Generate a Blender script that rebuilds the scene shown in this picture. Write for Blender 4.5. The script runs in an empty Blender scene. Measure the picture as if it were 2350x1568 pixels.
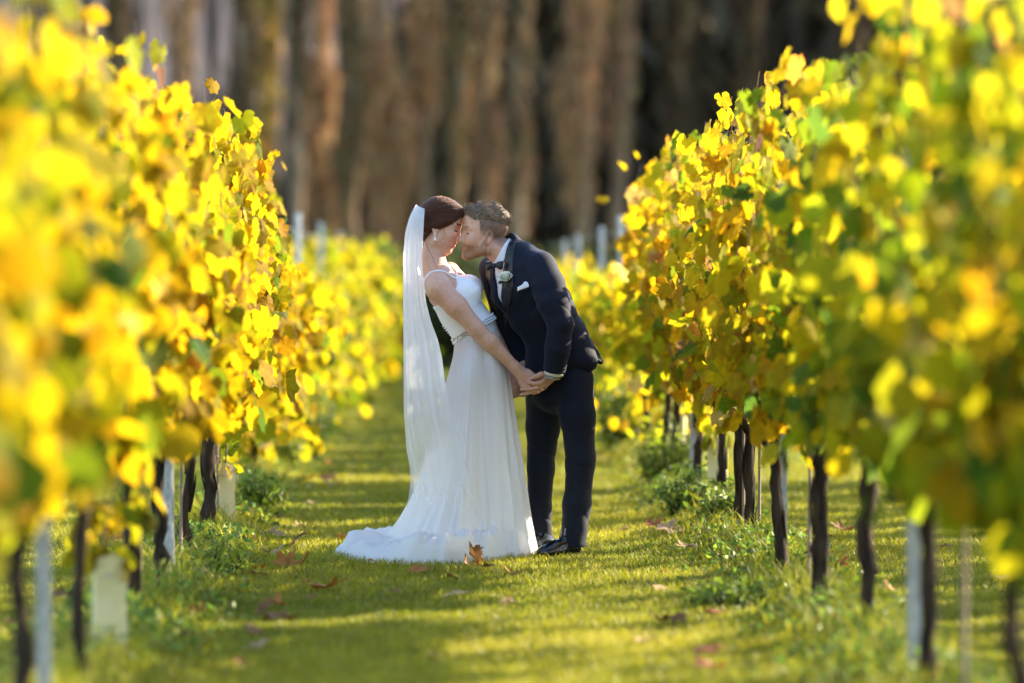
import bpy, math, random
import numpy as np
from mathutils import Vector, Matrix, Euler

random.seed(7)
RNG = np.random.default_rng(11)
SC = bpy.context.scene
COL = SC.collection
PI = math.pi

# ------------------------------------------------------------------ camera, sky, sun, exposure
CAM_H = 1.35
COUPLE_Y = 18.3
cam_d = bpy.data.cameras.new('camera')
cam = bpy.data.objects.new('camera', cam_d)
COL.objects.link(cam)
cam.location = (0, 0, CAM_H)
cam.rotation_euler = (math.radians(90 - 1.047), 0, math.radians(-1.196))
cam_d.lens = 135
cam_d.sensor_width = 36
cam_d.clip_start = 0.1
cam_d.clip_end = 3000
cam_d.dof.use_dof = True
cam_d.dof.focus_distance = COUPLE_Y - 0.12
cam_d.dof.aperture_fstop = 1.35
cam_d.dof.aperture_blades = 0
SC.camera = cam

SUN_AZ = math.radians(61)      # from +Y (the way the camera looks) towards +X
SUN_EL = math.radians(24)
world = bpy.data.worlds.new('World')
SC.world = world
world.use_nodes = True
wn = world.node_tree
bg = wn.nodes['Background']
sky = wn.nodes.new('ShaderNodeTexSky')
sky.sky_type = 'NISHITA'
sky.sun_disc = False
sky.sun_elevation = SUN_EL
sky.sun_rotation = SUN_AZ
sky.altitude = 60
sky.dust_density = 0.5
sky.ozone_density = 1.8
wn.links.new(sky.outputs[0], bg.inputs[0])
bg.inputs[1].default_value = 0.15

sun_d = bpy.data.lights.new('sun', 'SUN')
sun_d.energy = 5.0
sun_d.angle = math.radians(0.53)
sun_d.color = (1.0, 0.86, 0.65)
sun = bpy.data.objects.new('sun', sun_d)
COL.objects.link(sun)
sdir = Vector((math.sin(SUN_AZ) * math.cos(SUN_EL), math.cos(SUN_AZ) * math.cos(SUN_EL), math.sin(SUN_EL)))
sun.rotation_euler = sdir.to_track_quat('Z', 'Y').to_euler()
sun.location = (20, 20, 20)

SC.view_settings.view_transform = 'Standard'
SC.view_settings.look = 'None'
SC.view_settings.exposure = 2.15
SC.view_settings.gamma = 1.0
SC.view_settings.use_curve_mapping = False
SC.render.engine = 'CYCLES'
cy = SC.cycles
cy.use_denoising = True
cy.max_bounces = 8
cy.diffuse_bounces = 4
cy.glossy_bounces = 3
cy.transmission_bounces = 5
cy.transparent_max_bounces = 16
cy.caustics_reflective = False
cy.caustics_refractive = False
cy.sample_clamp_indirect = 6.0

# ------------------------------------------------------------------ helpers
F2350 = 135 / 36 * 2350.0
VPX, VPY = 991.0, 623.0


def gpt(px, py):
    """a spot on the ground as seen at that place of the photograph (2350 wide)"""
    Y = F2350 * CAM_H / (py - VPY)
    return (px - VPX) / F2350 * Y, Y


def depth_for(px, X):
    return F2350 * X / (px - VPX)


def tag(o, label=None, cat=None, group=None, kind=None):
    if label: o['label'] = label
    if cat: o['category'] = cat
    if group: o['group'] = group
    if kind: o['kind'] = kind
    return o


def empty(name, loc, label, cat, group=None):
    o = bpy.data.objects.new(name, None)
    o.empty_display_size = 0.1
    o.location = loc
    COL.objects.link(o)
    return tag(o, label, cat, group)


def mesh_np(name, verts, faces, mat=None, smooth=True, col=None, attrs=None):
    """faces: an (n,3) or (n,4) array, or a list of such arrays"""
    me = bpy.data.meshes.new(name)
    verts = np.asarray(verts, np.float32)
    if not isinstance(faces, list): faces = [faces]
    faces = [np.asarray(f, np.int32) for f in faces if len(f)]
    tot = np.concatenate([np.full(len(f), f.shape[1], np.int32) for f in faces])
    loops = np.concatenate([f.ravel() for f in faces])
    me.vertices.add(len(verts)); me.vertices.foreach_set('co', verts.ravel())
    me.loops.add(len(loops)); me.loops.foreach_set('vertex_index', loops)
    me.polygons.add(len(tot))
    st = np.zeros(len(tot), np.int32); st[1:] = np.cumsum(tot)[:-1]
    me.polygons.foreach_set('loop_start', st)
    me.polygons.foreach_set('loop_total', tot)
    me.polygons.foreach_set('use_smooth', np.full(len(tot), bool(smooth)))
    me.update(calc_edges=True)
    if col is not None:
        a = me.attributes.new('Col', 'FLOAT_COLOR', 'POINT')
        c = np.ones((len(verts), 4), np.float32); c[:, :3] = col
        a.data.foreach_set('color', c.ravel())
    for k, v in (attrs or {}).items():
        a = me.attributes.new(k, 'FLOAT', 'POINT')
        a.data.foreach_set('value', np.asarray(v, np.float32))
    if mat: me.materials.append(mat)
    return me


def put(name, me, parent=None, loc=None):
    o = bpy.data.objects.new(name, me)
    COL.objects.link(o)
    if parent: o.parent = parent
    if loc is not None: o.location = loc
    return o


def tube_np(path, rad, sides=8, cap=True, lump=0.0, rng=None):
    """a tapered tube along a path -> verts, [quads, tris]"""
    P = np.asarray(path, float); n = len(P)
    R = np.broadcast_to(np.asarray(rad, float), (n,)).copy()
    T = np.gradient(P, axis=0); T /= np.linalg.norm(T, axis=1)[:, None] + 1e-9
    ref = np.array([0, 1, 0.]) if abs(T[:, 1]).mean() < 0.8 else np.array([1, 0, 0.])
    U = np.cross(T, ref); U /= np.linalg.norm(U, axis=1)[:, None] + 1e-9
    V = np.cross(T, U)
    a = np.linspace(0, 2 * PI, sides, endpoint=False)
    rr = R[:, None] * np.ones((n, sides))
    if lump:
        rr = rr * (1 + lump * (rng or RNG).normal(size=(n, sides)))
    verts = P[:, None] + rr[..., None] * (np.cos(a)[None, :, None] * U[:, None] + np.sin(a)[None, :, None] * V[:, None])
    verts = verts.reshape(-1, 3)
    i = np.arange(n - 1)[:, None] * sides; j = np.arange(sides)[None]; k = (j + 1) % sides
    q = np.stack([i + j, i + k, i + sides + k, i + sides + j], -1).reshape(-1, 4)
    tris = np.zeros((0, 3), int)
    if cap:
        verts = np.vstack([verts, P[:1], P[-1:]])
        b = n * sides
        j = np.arange(sides); k = (j + 1) % sides
        tris = np.vstack([np.stack([np.full(sides, b), k, j], -1),
                          np.stack([np.full(sides, b + 1), (n - 1) * sides + j, (n - 1) * sides + k], -1)])
    return verts, [q, tris]


class Acc:
    """collects pieces of one mesh"""
    def __init__(s): s.v = []; s.f3 = []; s.f4 = []; s.c = []; s.n = 0
    def add(s, v, faces, col=None):
        v = np.asarray(v, float)
        for f in (faces if isinstance(faces, list) else [faces]):
            f = np.asarray(f)
            if len(f): (s.f3 if f.shape[1] == 3 else s.f4).append(f + s.n)
        s.v.append(v); s.n += len(v)
        if col is not None:
            s.c.append(np.broadcast_to(np.asarray(col, float), (len(v), 3)))
    def tube(s, path, rad, sides=8, col=None, **k): s.add(*tube_np(path, rad, sides, **k), col=col)
    def box(s, c, h, R=None, col=None):
        g = np.array([[x, y, z] for x in (-1, 1) for y in (-1, 1) for z in (-1, 1)], float) * np.asarray(h)
        if R is not None: g = g @ np.asarray(R).T
        s.add(g + np.asarray(c), np.array([[0, 1, 3, 2], [4, 6, 7, 5], [0, 4, 5, 1], [2, 3, 7, 6], [0, 2, 6, 4], [1, 5, 7, 3]]), col)
    def mesh(s, name, mat=None, smooth=True, attrs=None):
        f = []
        if s.f4: f.append(np.vstack(s.f4))
        if s.f3: f.append(np.vstack(s.f3))
        return mesh_np(name, np.vstack(s.v), f, mat, smooth, np.vstack(s.c) if s.c else None, attrs)


def sphere_np(c, r, n=8, m=6):
    th = np.linspace(0, PI, m + 1)[1:-1]; ph = np.linspace(0, 2 * PI, n, endpoint=False)
    v = np.stack([np.sin(th)[:, None] * np.cos(ph), np.sin(th)[:, None] * np.sin(ph), np.cos(th)[:, None] * np.ones(n)], -1).reshape(-1, 3)
    v = np.vstack([v, [[0, 0, 1], [0, 0, -1]]])
    b = len(v) - 2
    i = np.arange(m - 2)[:, None] * n; j = np.arange(n)[None]; k = (j + 1) % n
    q = np.stack([i + j, i + n + j, i + n + k, i + k], -1).reshape(-1, 4)
    j = np.arange(n); k = (j + 1) % n
    t = np.vstack([np.stack([np.full(n, b), j, k], -1), np.stack([np.full(n, b + 1), (m - 2) * n + k, (m - 2) * n + j], -1)])
    return v * np.asarray(r) + np.asarray(c), [q, t]


def vnoise(P, scale, seed=0):
    """smooth value noise of points, about -1..1"""
    P = np.asarray(P, float) * scale + seed * 17.31
    i = np.floor(P).astype(np.int64); f = P - i; f = f * f * (3 - 2 * f)
    def h(a, b, c):
        n = (a * 374761393 + b * 668265263 + c * 2147483647 + seed * 974711) & 0x7fffffff
        n = ((n ^ (n >> 13)) * 1274126177) & 0x7fffffff
        return ((n ^ (n >> 16)) & 0xffff) / 32767.5 - 1
    out = 0
    for dx in (0, 1):
        for dy in (0, 1):
            for dz in (0, 1):
                w = (f[..., 0] if dx else 1 - f[..., 0]) * (f[..., 1] if dy else 1 - f[..., 1]) * (f[..., 2] if dz else 1 - f[..., 2])
                out = out + w * h(i[..., 0] + dx, i[..., 1] + dy, i[..., 2] + dz)
    return out


def sstep(a, b, x):
    t = np.clip((np.asarray(x, float) - a) / (b - a), 0, 1)
    return t * t * (3 - 2 * t)


# ------------------------------------------------------------------ materials
def new_mat(name):
    m = bpy.data.materials.new(name); m.use_nodes = True
    nt = m.node_tree
    return m, nt, nt.nodes['Principled BSDF'], nt.nodes['Material Output']


def nd(nt, t, **k):
    n = nt.nodes.new(t)
    for a, v in k.items():
        if a in n.inputs.keys() if hasattr(n.inputs, 'keys') else False: n.inputs[a].default_value = v
        else: setattr(n, a, v)
    return n


def noise_mat(name, c1, c2, scale=8, rough=0.7, bump=0.0, bscale=None, detail=6, stretch=None, spec=0.4, metal=0.0, bdist=0.01):
    m, nt, b, out = new_mat(name)
    tc = nd(nt, 'ShaderNodeTexCoord'); mp = nd(nt, 'ShaderNodeMapping')
    if stretch: mp.inputs['Scale'].default_value = stretch
    nt.links.new(tc.outputs['Object'], mp.inputs[0])
    n = nd(nt, 'ShaderNodeTexNoise'); n.inputs['Scale'].default_value = scale; n.inputs['Detail'].default_value = detail
    nt.links.new(mp.outputs[0], n.inputs['Vector'])
    r = nd(nt, 'ShaderNodeValToRGB')
    r.color_ramp.elements[0].position = 0.32; r.color_ramp.elements[0].color = (*c1, 1)
    r.color_ramp.elements[1].position = 0.68; r.color_ramp.elements[1].color = (*c2, 1)
    nt.links.new(n.outputs['Fac'], r.inputs[0]); nt.links.new(r.outputs[0], b.inputs['Base Color'])
    b.inputs['Roughness'].default_value = rough; b.inputs['Metallic'].default_value = metal
    b.inputs['Specular IOR Level'].default_value = spec
    if bump:
        n2 = nd(nt, 'ShaderNodeTexNoise'); n2.inputs['Scale'].default_value = bscale or scale * 3; n2.inputs['Detail'].default_value = 5
        nt.links.new(mp.outputs[0], n2.inputs['Vector'])
        bp = nd(nt, 'ShaderNodeBump'); bp.inputs['Strength'].default_value = bump; bp.inputs['Distance'].default_value = bdist
        nt.links.new(n2.outputs['Fac'], bp.inputs['Height']); nt.links.new(bp.outputs[0], b.inputs['Normal'])
    return m


def leaf_mat(name, trans=0.5, rough=0.45, spec=0.35, gain=1.25, objrand=None, vein=0.0):
    """thin leaf: reflects and lets light through; colour from the Col attribute or a per-object ramp"""
    m, nt, b, out = new_mat(name)
    if objrand:
        oi = nd(nt, 'ShaderNodeObjectInfo'); r = nd(nt, 'ShaderNodeValToRGB')
        e = r.color_ramp.elements
        while len(e) < len(objrand): e.new(0.5)
        for k, c in enumerate(objrand):
            e[k].position = k / max(1, len(objrand) - 1); e[k].color = (*c, 1)
        nt.links.new(oi.outputs['Random'], r.inputs[0]); csrc = r.outputs[0]
        at = nd(nt, 'ShaderNodeAttribute'); at.attribute_name = 'Col'
        mx = nd(nt, 'ShaderNodeMix'); mx.data_type = 'RGBA'; mx.blend_type = 'MULTIPLY'; mx.inputs[0].default_value = 1.0
        nt.links.new(csrc, mx.inputs[6]); nt.links.new(at.outputs['Color'], mx.inputs[7]); csrc = mx.outputs[2]
    else:
        at = nd(nt, 'ShaderNodeAttribute'); at.attribute_name = 'Col'; csrc = at.outputs['Color']
    tc = nd(nt, 'ShaderNodeTexCoord')
    n = nd(nt, 'ShaderNodeTexNoise'); n.inputs['Scale'].default_value = 55; n.inputs['Detail'].default_value = 3
    nt.links.new(tc.outputs['Object'], n.inputs['Vector'])
    hs = nd(nt, 'ShaderNodeMapRange'); hs.inputs[1].default_value = 0.3; hs.inputs[2].default_value = 0.7
    hs.inputs[3].default_value = 0.78; hs.inputs[4].default_value = 1.18
    nt.links.new(n.outputs['Fac'], hs.inputs[0])
    mul = nd(nt, 'ShaderNodeMix'); mul.data_type = 'RGBA'; mul.blend_type = 'MULTIPLY'; mul.inputs[0].default_value = 1.0
    nt.links.new(csrc, mul.inputs[6]); nt.links.new(hs.outputs[0], mul.inputs[7])
    col = mul.outputs[2]
    nt.links.new(col, b.inputs['Base Color'])
    b.inputs['Roughness'].default_value = rough; b.inputs['Specular IOR Level'].default_value = spec
    g = nd(nt, 'ShaderNodeMix'); g.data_type = 'RGBA'; g.blend_type = 'MULTIPLY'; g.inputs[0].default_value = 1.0
    g.inputs[7].default_value = (gain, gain, gain * 0.75, 1)
    nt.links.new(col, g.inputs[6])
    t = nd(nt, 'ShaderNodeBsdfTranslucent'); nt.links.new(g.outputs[2], t.inputs[0])
    ms = nd(nt, 'ShaderNodeMixShader'); ms.inputs[0].default_value = trans
    nt.links.new(b.outputs[0], ms.inputs[1]); nt.links.new(t.outputs[0], ms.inputs[2])
    nt.links.new(ms.outputs[0], out.inputs[0])
    return m


M = {}
M['vine_leaf'] = leaf_mat('vine_leaf', 0.62, 0.7, 0.12, gain=1.25)
M['grass'] = leaf_mat('grass', 0.4, 0.5, 0.3, 1.2)
M['weed'] = leaf_mat('weed', 0.4, 0.5, 0.3, 1.2)
M['dry_leaf'] = leaf_mat('dry_leaf', 0.22, 0.6, 0.25, 1.1)
M['far_leaf'] = leaf_mat('far_leaf', 0.2, 0.8, 0.1, 1.0)
M['bark'] = noise_mat('vine_bark', (0.012, 0.008, 0.006), (0.060, 0.040, 0.027), 26, 0.95, 1.0, 60, stretch=(1, 1, 0.18), spec=0.15)
M['cane'] = noise_mat('cane_bark', (0.11, 0.055, 0.022), (0.24, 0.13, 0.05), 30, 0.7, 0.3)
M['bamboo'] = noise_mat('bamboo', (0.16, 0.11, 0.065), (0.30, 0.22, 0.14), 14, 0.6, 0.3, stretch=(1, 1, 0.2))
M['galv'] = noise_mat('galvanised_steel', (0.30, 0.30, 0.31), (0.44, 0.44, 0.45), 22, 0.5, 0.15, metal=0.55)
M['guard'] = noise_mat('guard_plastic', (0.55, 0.47, 0.23), (0.66, 0.58, 0.33), 5, 0.5, 0.2, 40)
M['tree_bark'] = noise_mat('tree_bark', (0.09, 0.064, 0.044), (0.27, 0.18, 0.11), 3, 0.95, 0.6, 9, stretch=(1, 1, 0.25), spec=0.1)
# ------------------------------------------------------------------ the setting: ground, hill, hedge, wood
LEFT_X, RIGHT_X = -1.14, 1.54


def ground_z(x, y):
    P = np.stack([np.asarray(x, float), np.asarray(y, float), np.zeros_like(np.asarray(x, float))], -1)
    b = 0.05 * np.exp(-((P[..., 0] - LEFT_X) / 0.28) ** 2) + 0.05 * np.exp(-((P[..., 0] - RIGHT_X) / 0.28) ** 2)
    w = 0.5 + 0.5 * vnoise(P, 1.3, 5)
    return b * w + 0.012 * vnoise(P, 2.3, 1) + 0.007 * vnoise(P, 6.1, 2)


def ground_mat():
    m, nt, b, out = new_mat('lawn_soil')
    tc = nd(nt, 'ShaderNodeTexCoord')
    def nz(s, d=6):
        n = nd(nt, 'ShaderNodeTexNoise'); n.inputs['Scale'].default_value = s; n.inputs['Detail'].default_value = d
        nt.links.new(tc.outputs['Object'], n.inputs['Vector']); return n.outputs['Fac']
    def ramp(f, stops):
        r = nd(nt, 'ShaderNodeValToRGB'); e = r.color_ramp.elements
        while len(e) < len(stops): e.new(0.5)
        for k, (p, c) in enumerate(stops): e[k].position = p; e[k].color = (*c, 1)
        nt.links.new(f, r.inputs[0]); return r.outputs[0]
    a = ramp(nz(1.7), [(0.3, (0.085, 0.125, 0.012)), (0.5, (0.16, 0.18, 0.016)), (0.7, (0.25, 0.24, 0.028))])
    f = ramp(nz(45, 3), [(0.3, (0.45, 0.45, 0.4)), (0.7, (1.15, 1.15, 1.1))])
    mx = nd(nt, 'ShaderNodeMix'); mx.data_type = 'RGBA'; mx.blend_type = 'MULTIPLY'; mx.inputs[0].default_value = 0.9
    nt.links.new(a, mx.inputs[6]); nt.links.new(f, mx.inputs[7])
    nt.links.new(mx.outputs[2], b.inputs['Base Color'])
    b.inputs['Roughness'].default_value = 0.95; b.inputs['Specular IOR Level'].default_value = 0.1
    bp = nd(nt, 'ShaderNodeBump'); bp.inputs['Strength'].default_value = 1.0; bp.inputs['Distance'].default_value = 0.06
    nt.links.new(nz(38, 4), bp.inputs['Height']); nt.links.new(bp.outputs[0], b.inputs['Normal'])
    return m


xs = np.concatenate([[-900, -200, -60, -20, -8], np.arange(-4.5, 5.01, 0.09), [8, 20, 60, 200, 900]])
ys = np.concatenate([[-300, -50, 0, 4], np.arange(6, 36, 0.12), np.arange(36, 90, 1.0), [100, 140, 220, 400, 900, 2500]])
gx, gy = np.meshgrid(xs, ys, indexing='ij')
gz = ground_z(gx, gy)
nx, ny = gx.shape
ii = np.arange(nx * ny).reshape(nx, ny)
gq = np.stack([ii[:-1, :-1], ii[1:, :-1], ii[1:, 1:], ii[:-1, 1:]], -1).reshape(-1, 4)
g = put('ground', mesh_np('ground', np.stack([gx, gy, gz], -1).reshape(-1, 3), gq, ground_mat()))
tag(g, 'mown green grass strip between the vine rows', 'lawn', kind='structure')

# distant hillside, upper left, behind the tall trees
hx = np.linspace(-160, 160, 80); hy = np.linspace(230, 620, 50)
HX, HY = np.meshgrid(hx, hy, indexing='ij')
HP = np.stack([HX, HY, 0 * HX], -1)
HZ = sstep(230, 470, HY) * (39 + 3 * vnoise(HP, 0.02, 3) + 0.02 * HX) * (1 - 0.3 * sstep(470, 620, HY)) - 1 + 0.9 * vnoise(HP, 0.09, 4)
ii = np.arange(HX.size).reshape(HX.shape)
hq = np.stack([ii[:-1, :-1], ii[1:, :-1], ii[1:, 1:], ii[:-1, 1:]], -1).reshape(-1, 4)
hill = put('hill', mesh_np('hill', np.stack([HX, HY, HZ], -1).reshape(-1, 3), hq,
    noise_mat('hillside', (0.055, 0.045, 0.042), (0.12, 0.095, 0.082), 0.06, 0.95, spec=0.05)))
tag(hill, 'pale brown wooded hillside beyond the tall trees', 'hill', kind='structure')


def scatter_faces(C, size, normal_jit, col, aspect=1.0, up=None, rng=RNG):
    """small leaf-like rhombs (2 tris) at centres C with random directions"""
    n = len(C)
    a = rng.normal(size=(n, 3))
    if up is not None: a = a * np.array([1, 1, 0.35]) + np.array(up)
    a /= np.linalg.norm(a, axis=1)[:, None]
    b = np.cross(a, rng.normal(size=(n, 3))); b /= np.linalg.norm(b, axis=1)[:, None] + 1e-9
    s = np.asarray(size)[:, None] if np.ndim(size) else size
    V = np.stack([C - a * s * aspect, C + b * s * 0.5, C + a * s * aspect, C - b * s * 0.5], 1)
    i = np.arange(n)[:, None] * 4
    return V.reshape(-1, 3), np.vstack([i + [0, 1, 2], i + [0, 2, 3]]), np.repeat(col, 4, axis=0)


# a dark wood closing the view: many leaves and stems that read as one mass
rng = np.random.default_rng(5)
acc = Acc()
n = 30000
wx = rng.uniform(-24, 34, n); wy = rng.uniform(118, 150, n)
top = 2.2 + 12.5 * sstep(-7.5, 4, wx) + 2.0 * vnoise(np.stack([wx, wy, 0 * wx], -1), 0.25, 8)
wz = rng.uniform(0, 1, n) * top
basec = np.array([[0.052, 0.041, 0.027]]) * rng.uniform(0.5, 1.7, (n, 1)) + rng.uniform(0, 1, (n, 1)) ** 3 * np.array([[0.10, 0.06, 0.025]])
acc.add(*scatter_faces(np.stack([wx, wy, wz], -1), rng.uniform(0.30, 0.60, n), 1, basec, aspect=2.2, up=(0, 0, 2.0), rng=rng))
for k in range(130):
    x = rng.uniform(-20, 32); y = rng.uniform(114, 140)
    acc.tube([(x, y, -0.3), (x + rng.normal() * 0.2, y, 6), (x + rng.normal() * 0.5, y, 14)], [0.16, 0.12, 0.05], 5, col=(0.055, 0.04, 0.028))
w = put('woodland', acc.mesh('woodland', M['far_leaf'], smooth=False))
tag(w, 'dark shaded wood closing the view behind the vineyard', 'wood', kind='stuff')

# dark scrub along the end of the vineyard
acc = Acc(); n = 22000
sx = rng.uniform(-12, 15, n); sy = rng.uniform(53, 62, n)
sz = rng.uniform(0, 1, n) ** 0.8 * (1.45 + 0.5 * vnoise(np.stack([sx, sy, 0 * sx], -1), 0.5, 9))
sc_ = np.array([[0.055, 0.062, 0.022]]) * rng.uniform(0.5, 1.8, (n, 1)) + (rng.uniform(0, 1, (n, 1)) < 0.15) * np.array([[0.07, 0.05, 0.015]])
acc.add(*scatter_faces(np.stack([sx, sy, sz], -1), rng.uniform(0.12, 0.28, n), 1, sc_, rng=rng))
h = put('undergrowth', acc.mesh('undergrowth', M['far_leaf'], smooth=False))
tag(h, 'dark low scrub under the trees at the end of the rows', 'undergrowth', kind='stuff')


def far_tree(px, Y, h, r, tone, crown_r, crown_from, dens, label, group):
    X = (px - VPX) / F2350 * Y; crown_r *= 0.62; dens *= 0.8
    rg = np.random.default_rng(int(px * 7 + Y)); tone = np.array(tone) * np.array([0.74, 0.68, 0.62]) * (1.0 if px < 1450 else 0.62)  # right-hand crowns toned down: the backlit wood's shade put into the colour
    root = empty('tall_tree', (X, Y, 0), label, 'tree', group)
    zs = np.linspace(-0.2, h, 9)
    path = np.stack([0.12 * np.cumsum(rg.normal(size=9)) * 0.6, 0.12 * np.cumsum(rg.normal(size=9)) * 0.6, zs], -1)
    path[:, :2] -= path[0, :2]
    a = Acc(); a.tube(path, r * (1 - 0.75 * np.linspace(0, 1, 9)), 9, lump=0.06, rng=rg)
    put('trunk', a.mesh('trunk', M['tree_bark']), root)
    C = []; a = Acc()
    for k in range(16):
        z0 = rg.uniform(crown_from, h * 0.95); t = z0 / h
        p0 = np.array([np.interp(z0, zs, path[:, 0]), np.interp(z0, zs, path[:, 1]), z0])
        an = rg.uniform(0, 2 * PI); L = rg.uniform(1.2, 2.6) * (1.1 - 0.6 * t)
        d = np.array([math.cos(an) * 0.5, math.sin(an) * 0.5, 1.0]) * L
        d[:2] *= crown_r
        pm = p0 + d * 0.5 * np.array([1.35, 1.35, 0.9]); p1 = p0 + d
        a.tube([p0, pm, p1], [r * 0.22, r * 0.14, 0.015], 5)
        tt = rg.uniform(0.0, 1.05, int(dens * 3.2))[:, None]
        C.append(p0 * (1 - tt) + p1 * tt + rg.normal(size=(len(tt), 3)) * np.array([0.30, 0.30, 0.9]) * crown_r)
    put('limbs', a.mesh('limbs', M['tree_bark']), root)['kind'] = 'stuff'
    C = np.vstack(C); n = len(C)
    col = np.array([tone]) * rg.uniform(0.7, 1.3, (n, 1)) * np.array([[1, 1, 1]]) * (1 + 0.12 * rg.normal(size=(n, 3)))
    V, F, cc = scatter_faces(C, rg.uniform(0.045, 0.10, n), 1, np.clip(col, 0.004, 1), aspect=3.0, up=(0, 0, 3.0), rng=rg)
    put('crown', mesh_np('crown', V, F, M['far_leaf'], False, cc), root)['kind'] = 'stuff'


ORANGE = (0.52, 0.33, 0.19); BROWN = (0.38, 0.26, 0.17); DARKB = (0.17, 0.125, 0.08); GOLD = (0.55, 0.38, 0.11); OLIVE = (0.20, 0.145, 0.08)
FT = [  # px, Y, height, trunk radius, tone, crown radius, crown from, density, label
    (95, 98, 12, 0.38, DARKB, 0.7, 3.0, 60, 'thick dark trunk rising above the leafy top of the left row'),
    (165, 104, 12, 0.26, GOLD, 0.8, 2.0, 80, 'golden-brown tree just beside the thick dark trunk'),
    (268, 100, 12, 0.22, DARKB, 0.6, 3.0, 60, 'dark thin tree above the left vine row'),
    (405, 101, 12, 0.24, BROWN, 0.6, 3.0, 60, 'brown bare tree behind the left vine row'),
    (540, 99, 12, 0.25, DARKB, 0.6, 2.5, 70, 'dark brown tree left of the tall golden one'),
    (588, 103, 12, 0.26, GOLD, 0.7, 1.5, 110, 'tall golden-leaved tree rising behind the end of the left row'),
    (668, 98, 12, 0.22, DARKB, 0.5, 3.0, 60, 'slim dark tree right of the golden tree'),
    (740, 104, 12, 0.22, ORANGE, 0.75, 1.0, 110, 'orange-brown tree above the far steel posts'),
    (815, 98, 12, 0.24, OLIVE, 0.6, 1.0, 100, 'slim olive tree with ivy left of the bride'),
    (875, 102, 12, 0.25, ORANGE, 0.8, 1.0, 130, 'bright orange-brown column of twigs up-left of the bride'),
    (968, 103, 12, 0.24, ORANGE, 0.75, 2.0, 120, 'orange-brown tree straight above the bride'),
    (1040, 99, 12, 0.22, OLIVE, 0.55, 1.0, 90, 'olive-dark tree above the bride and groom'),
    (1110, 104, 12, 0.24, BROWN, 0.75, 3.0, 110, 'brown tree above the groom'),
    (1195, 99, 12, 0.22, DARKB, 0.6, 1.5, 80, 'dark slim tree up-right of the groom'),
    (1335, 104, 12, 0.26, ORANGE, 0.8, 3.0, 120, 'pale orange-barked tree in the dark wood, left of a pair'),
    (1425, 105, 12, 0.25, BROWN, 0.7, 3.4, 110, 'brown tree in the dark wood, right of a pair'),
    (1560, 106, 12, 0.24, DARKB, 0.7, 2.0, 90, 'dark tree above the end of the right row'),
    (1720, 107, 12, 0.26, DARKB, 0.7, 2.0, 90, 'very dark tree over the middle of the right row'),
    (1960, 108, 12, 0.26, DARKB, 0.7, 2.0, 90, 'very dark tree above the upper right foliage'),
]
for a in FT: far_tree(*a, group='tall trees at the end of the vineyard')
# ------------------------------------------------------------------ vine rows
def leaf_template(kind):
    """lobed leaf in its own frame: petiole end at 0, tip along -Z, face along +Y, about 1 long"""
    if kind == 'hi':
        ang = np.radians([0, 14, 26, 38, 52, 66, 80, 96, 112, 128, 146, 163, 176])
        rad = np.array([0.94, 0.82, 0.72, 0.80, 0.88, 0.78, 0.68, 0.73, 0.76, 0.66, 0.58, 0.46, 0.12])
    elif kind == 'mid':
        ang = np.radians([0, 26, 50, 80, 110, 150]); rad = np.array([0.92, 0.73, 0.86, 0.70, 0.74, 0.52])
    else:
        ang = np.radians([0, 50, 120]); rad = np.array([0.92, 0.82, 0.66])
    A = np.concatenate([-ang[::-1], ang[1:]] if True else ang); R = np.concatenate([rad[::-1], rad[1:]])
    c = np.array([0, 0, -0.32])
    x = np.sin(A) * R * 0.62; z = -np.cos(A) * R * 0.68 - 0.32
    y = -0.22 * np.abs(x) - 0.25 * (z + 0.32) ** 2
    out = np.stack([x, y, z], -1)
    V = np.vstack([[c], out]); n = len(out)
    i = np.arange(1, n)
    T = np.stack([np.zeros(n - 1, int), i, i + 1], -1)
    T = np.vstack([T, [[0, n, 1]]])
    return V, T


LT = {k: leaf_template(k) for k in ('hi', 'mid', 'lo')}
PAL = {
    'yellow': (0.39, 0.272, 0.006), 'gold': (0.38, 0.215, 0.006), 'lime': (0.27, 0.25, 0.008), 'green': (0.115, 0.155, 0.009),
    'dark': (0.05, 0.10, 0.015), 'tan': (0.45, 0.31, 0.09), 'rust': (0.42, 0.19, 0.03), 'brown': (0.20, 0.10, 0.045)}
PN = list(PAL); PA = np.array([PAL[k] for k in PN])


def leaf_mix(side, D, zrel, n, rg):
    """share of each leaf colour by row, distance and height"""
    if side < 0:
        w = np.array([6.4, 0.9, 3.0, 0.7, 0.12, 0.2, 0.05, 0.06]) if D < 26.5 else np.array([3.0, 0.1, 6.5, 1.6, 0.1, 0.1, 0.02, 0.02])
        if D < 11: w = w * np.array([1, 0.8, 1.2, 1.6, 1.5, 1, 1, 1])
    else:
        w = np.array([5.0, 0.9, 3.2, 0.9, 0.12, 0.6, 0.08, 0.12]) if D > 16 else np.array([2.2, 0.5, 4.0, 3.4, 0.8, 0.2, 0.06, 0.08])
        if D > 26.5: w = np.array([4.2, 0.5, 4.8, 1.0, 0.15, 0.3, 0.08, 0.05])
    W = np.tile(w, (n, 1))
    low = np.clip(1 - zrel * 2.2, 0, 1)[:, None]
    if D < 26.5: W = W * (1 - low) + low * (W * np.array([[0.6, 1.3, 1.0, 1.1, 1.3, 1.5, 1.6, 2.0]]))
    W /= W.sum(1, keepdims=True)
    k = (W.cumsum(1) > rg.random((n, 1))).argmax(1)
    c = PA[k] * (1.2 if side > 0 else 1.0) * rg.uniform(0.78, 1.22, (n, 1)) * (1 + 0.07 * rg.normal(size=(n, 3)))  # right row's leaf colour lifted, standing in for sun shining through
    return np.clip(c, 0.005, 0.85), k


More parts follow.
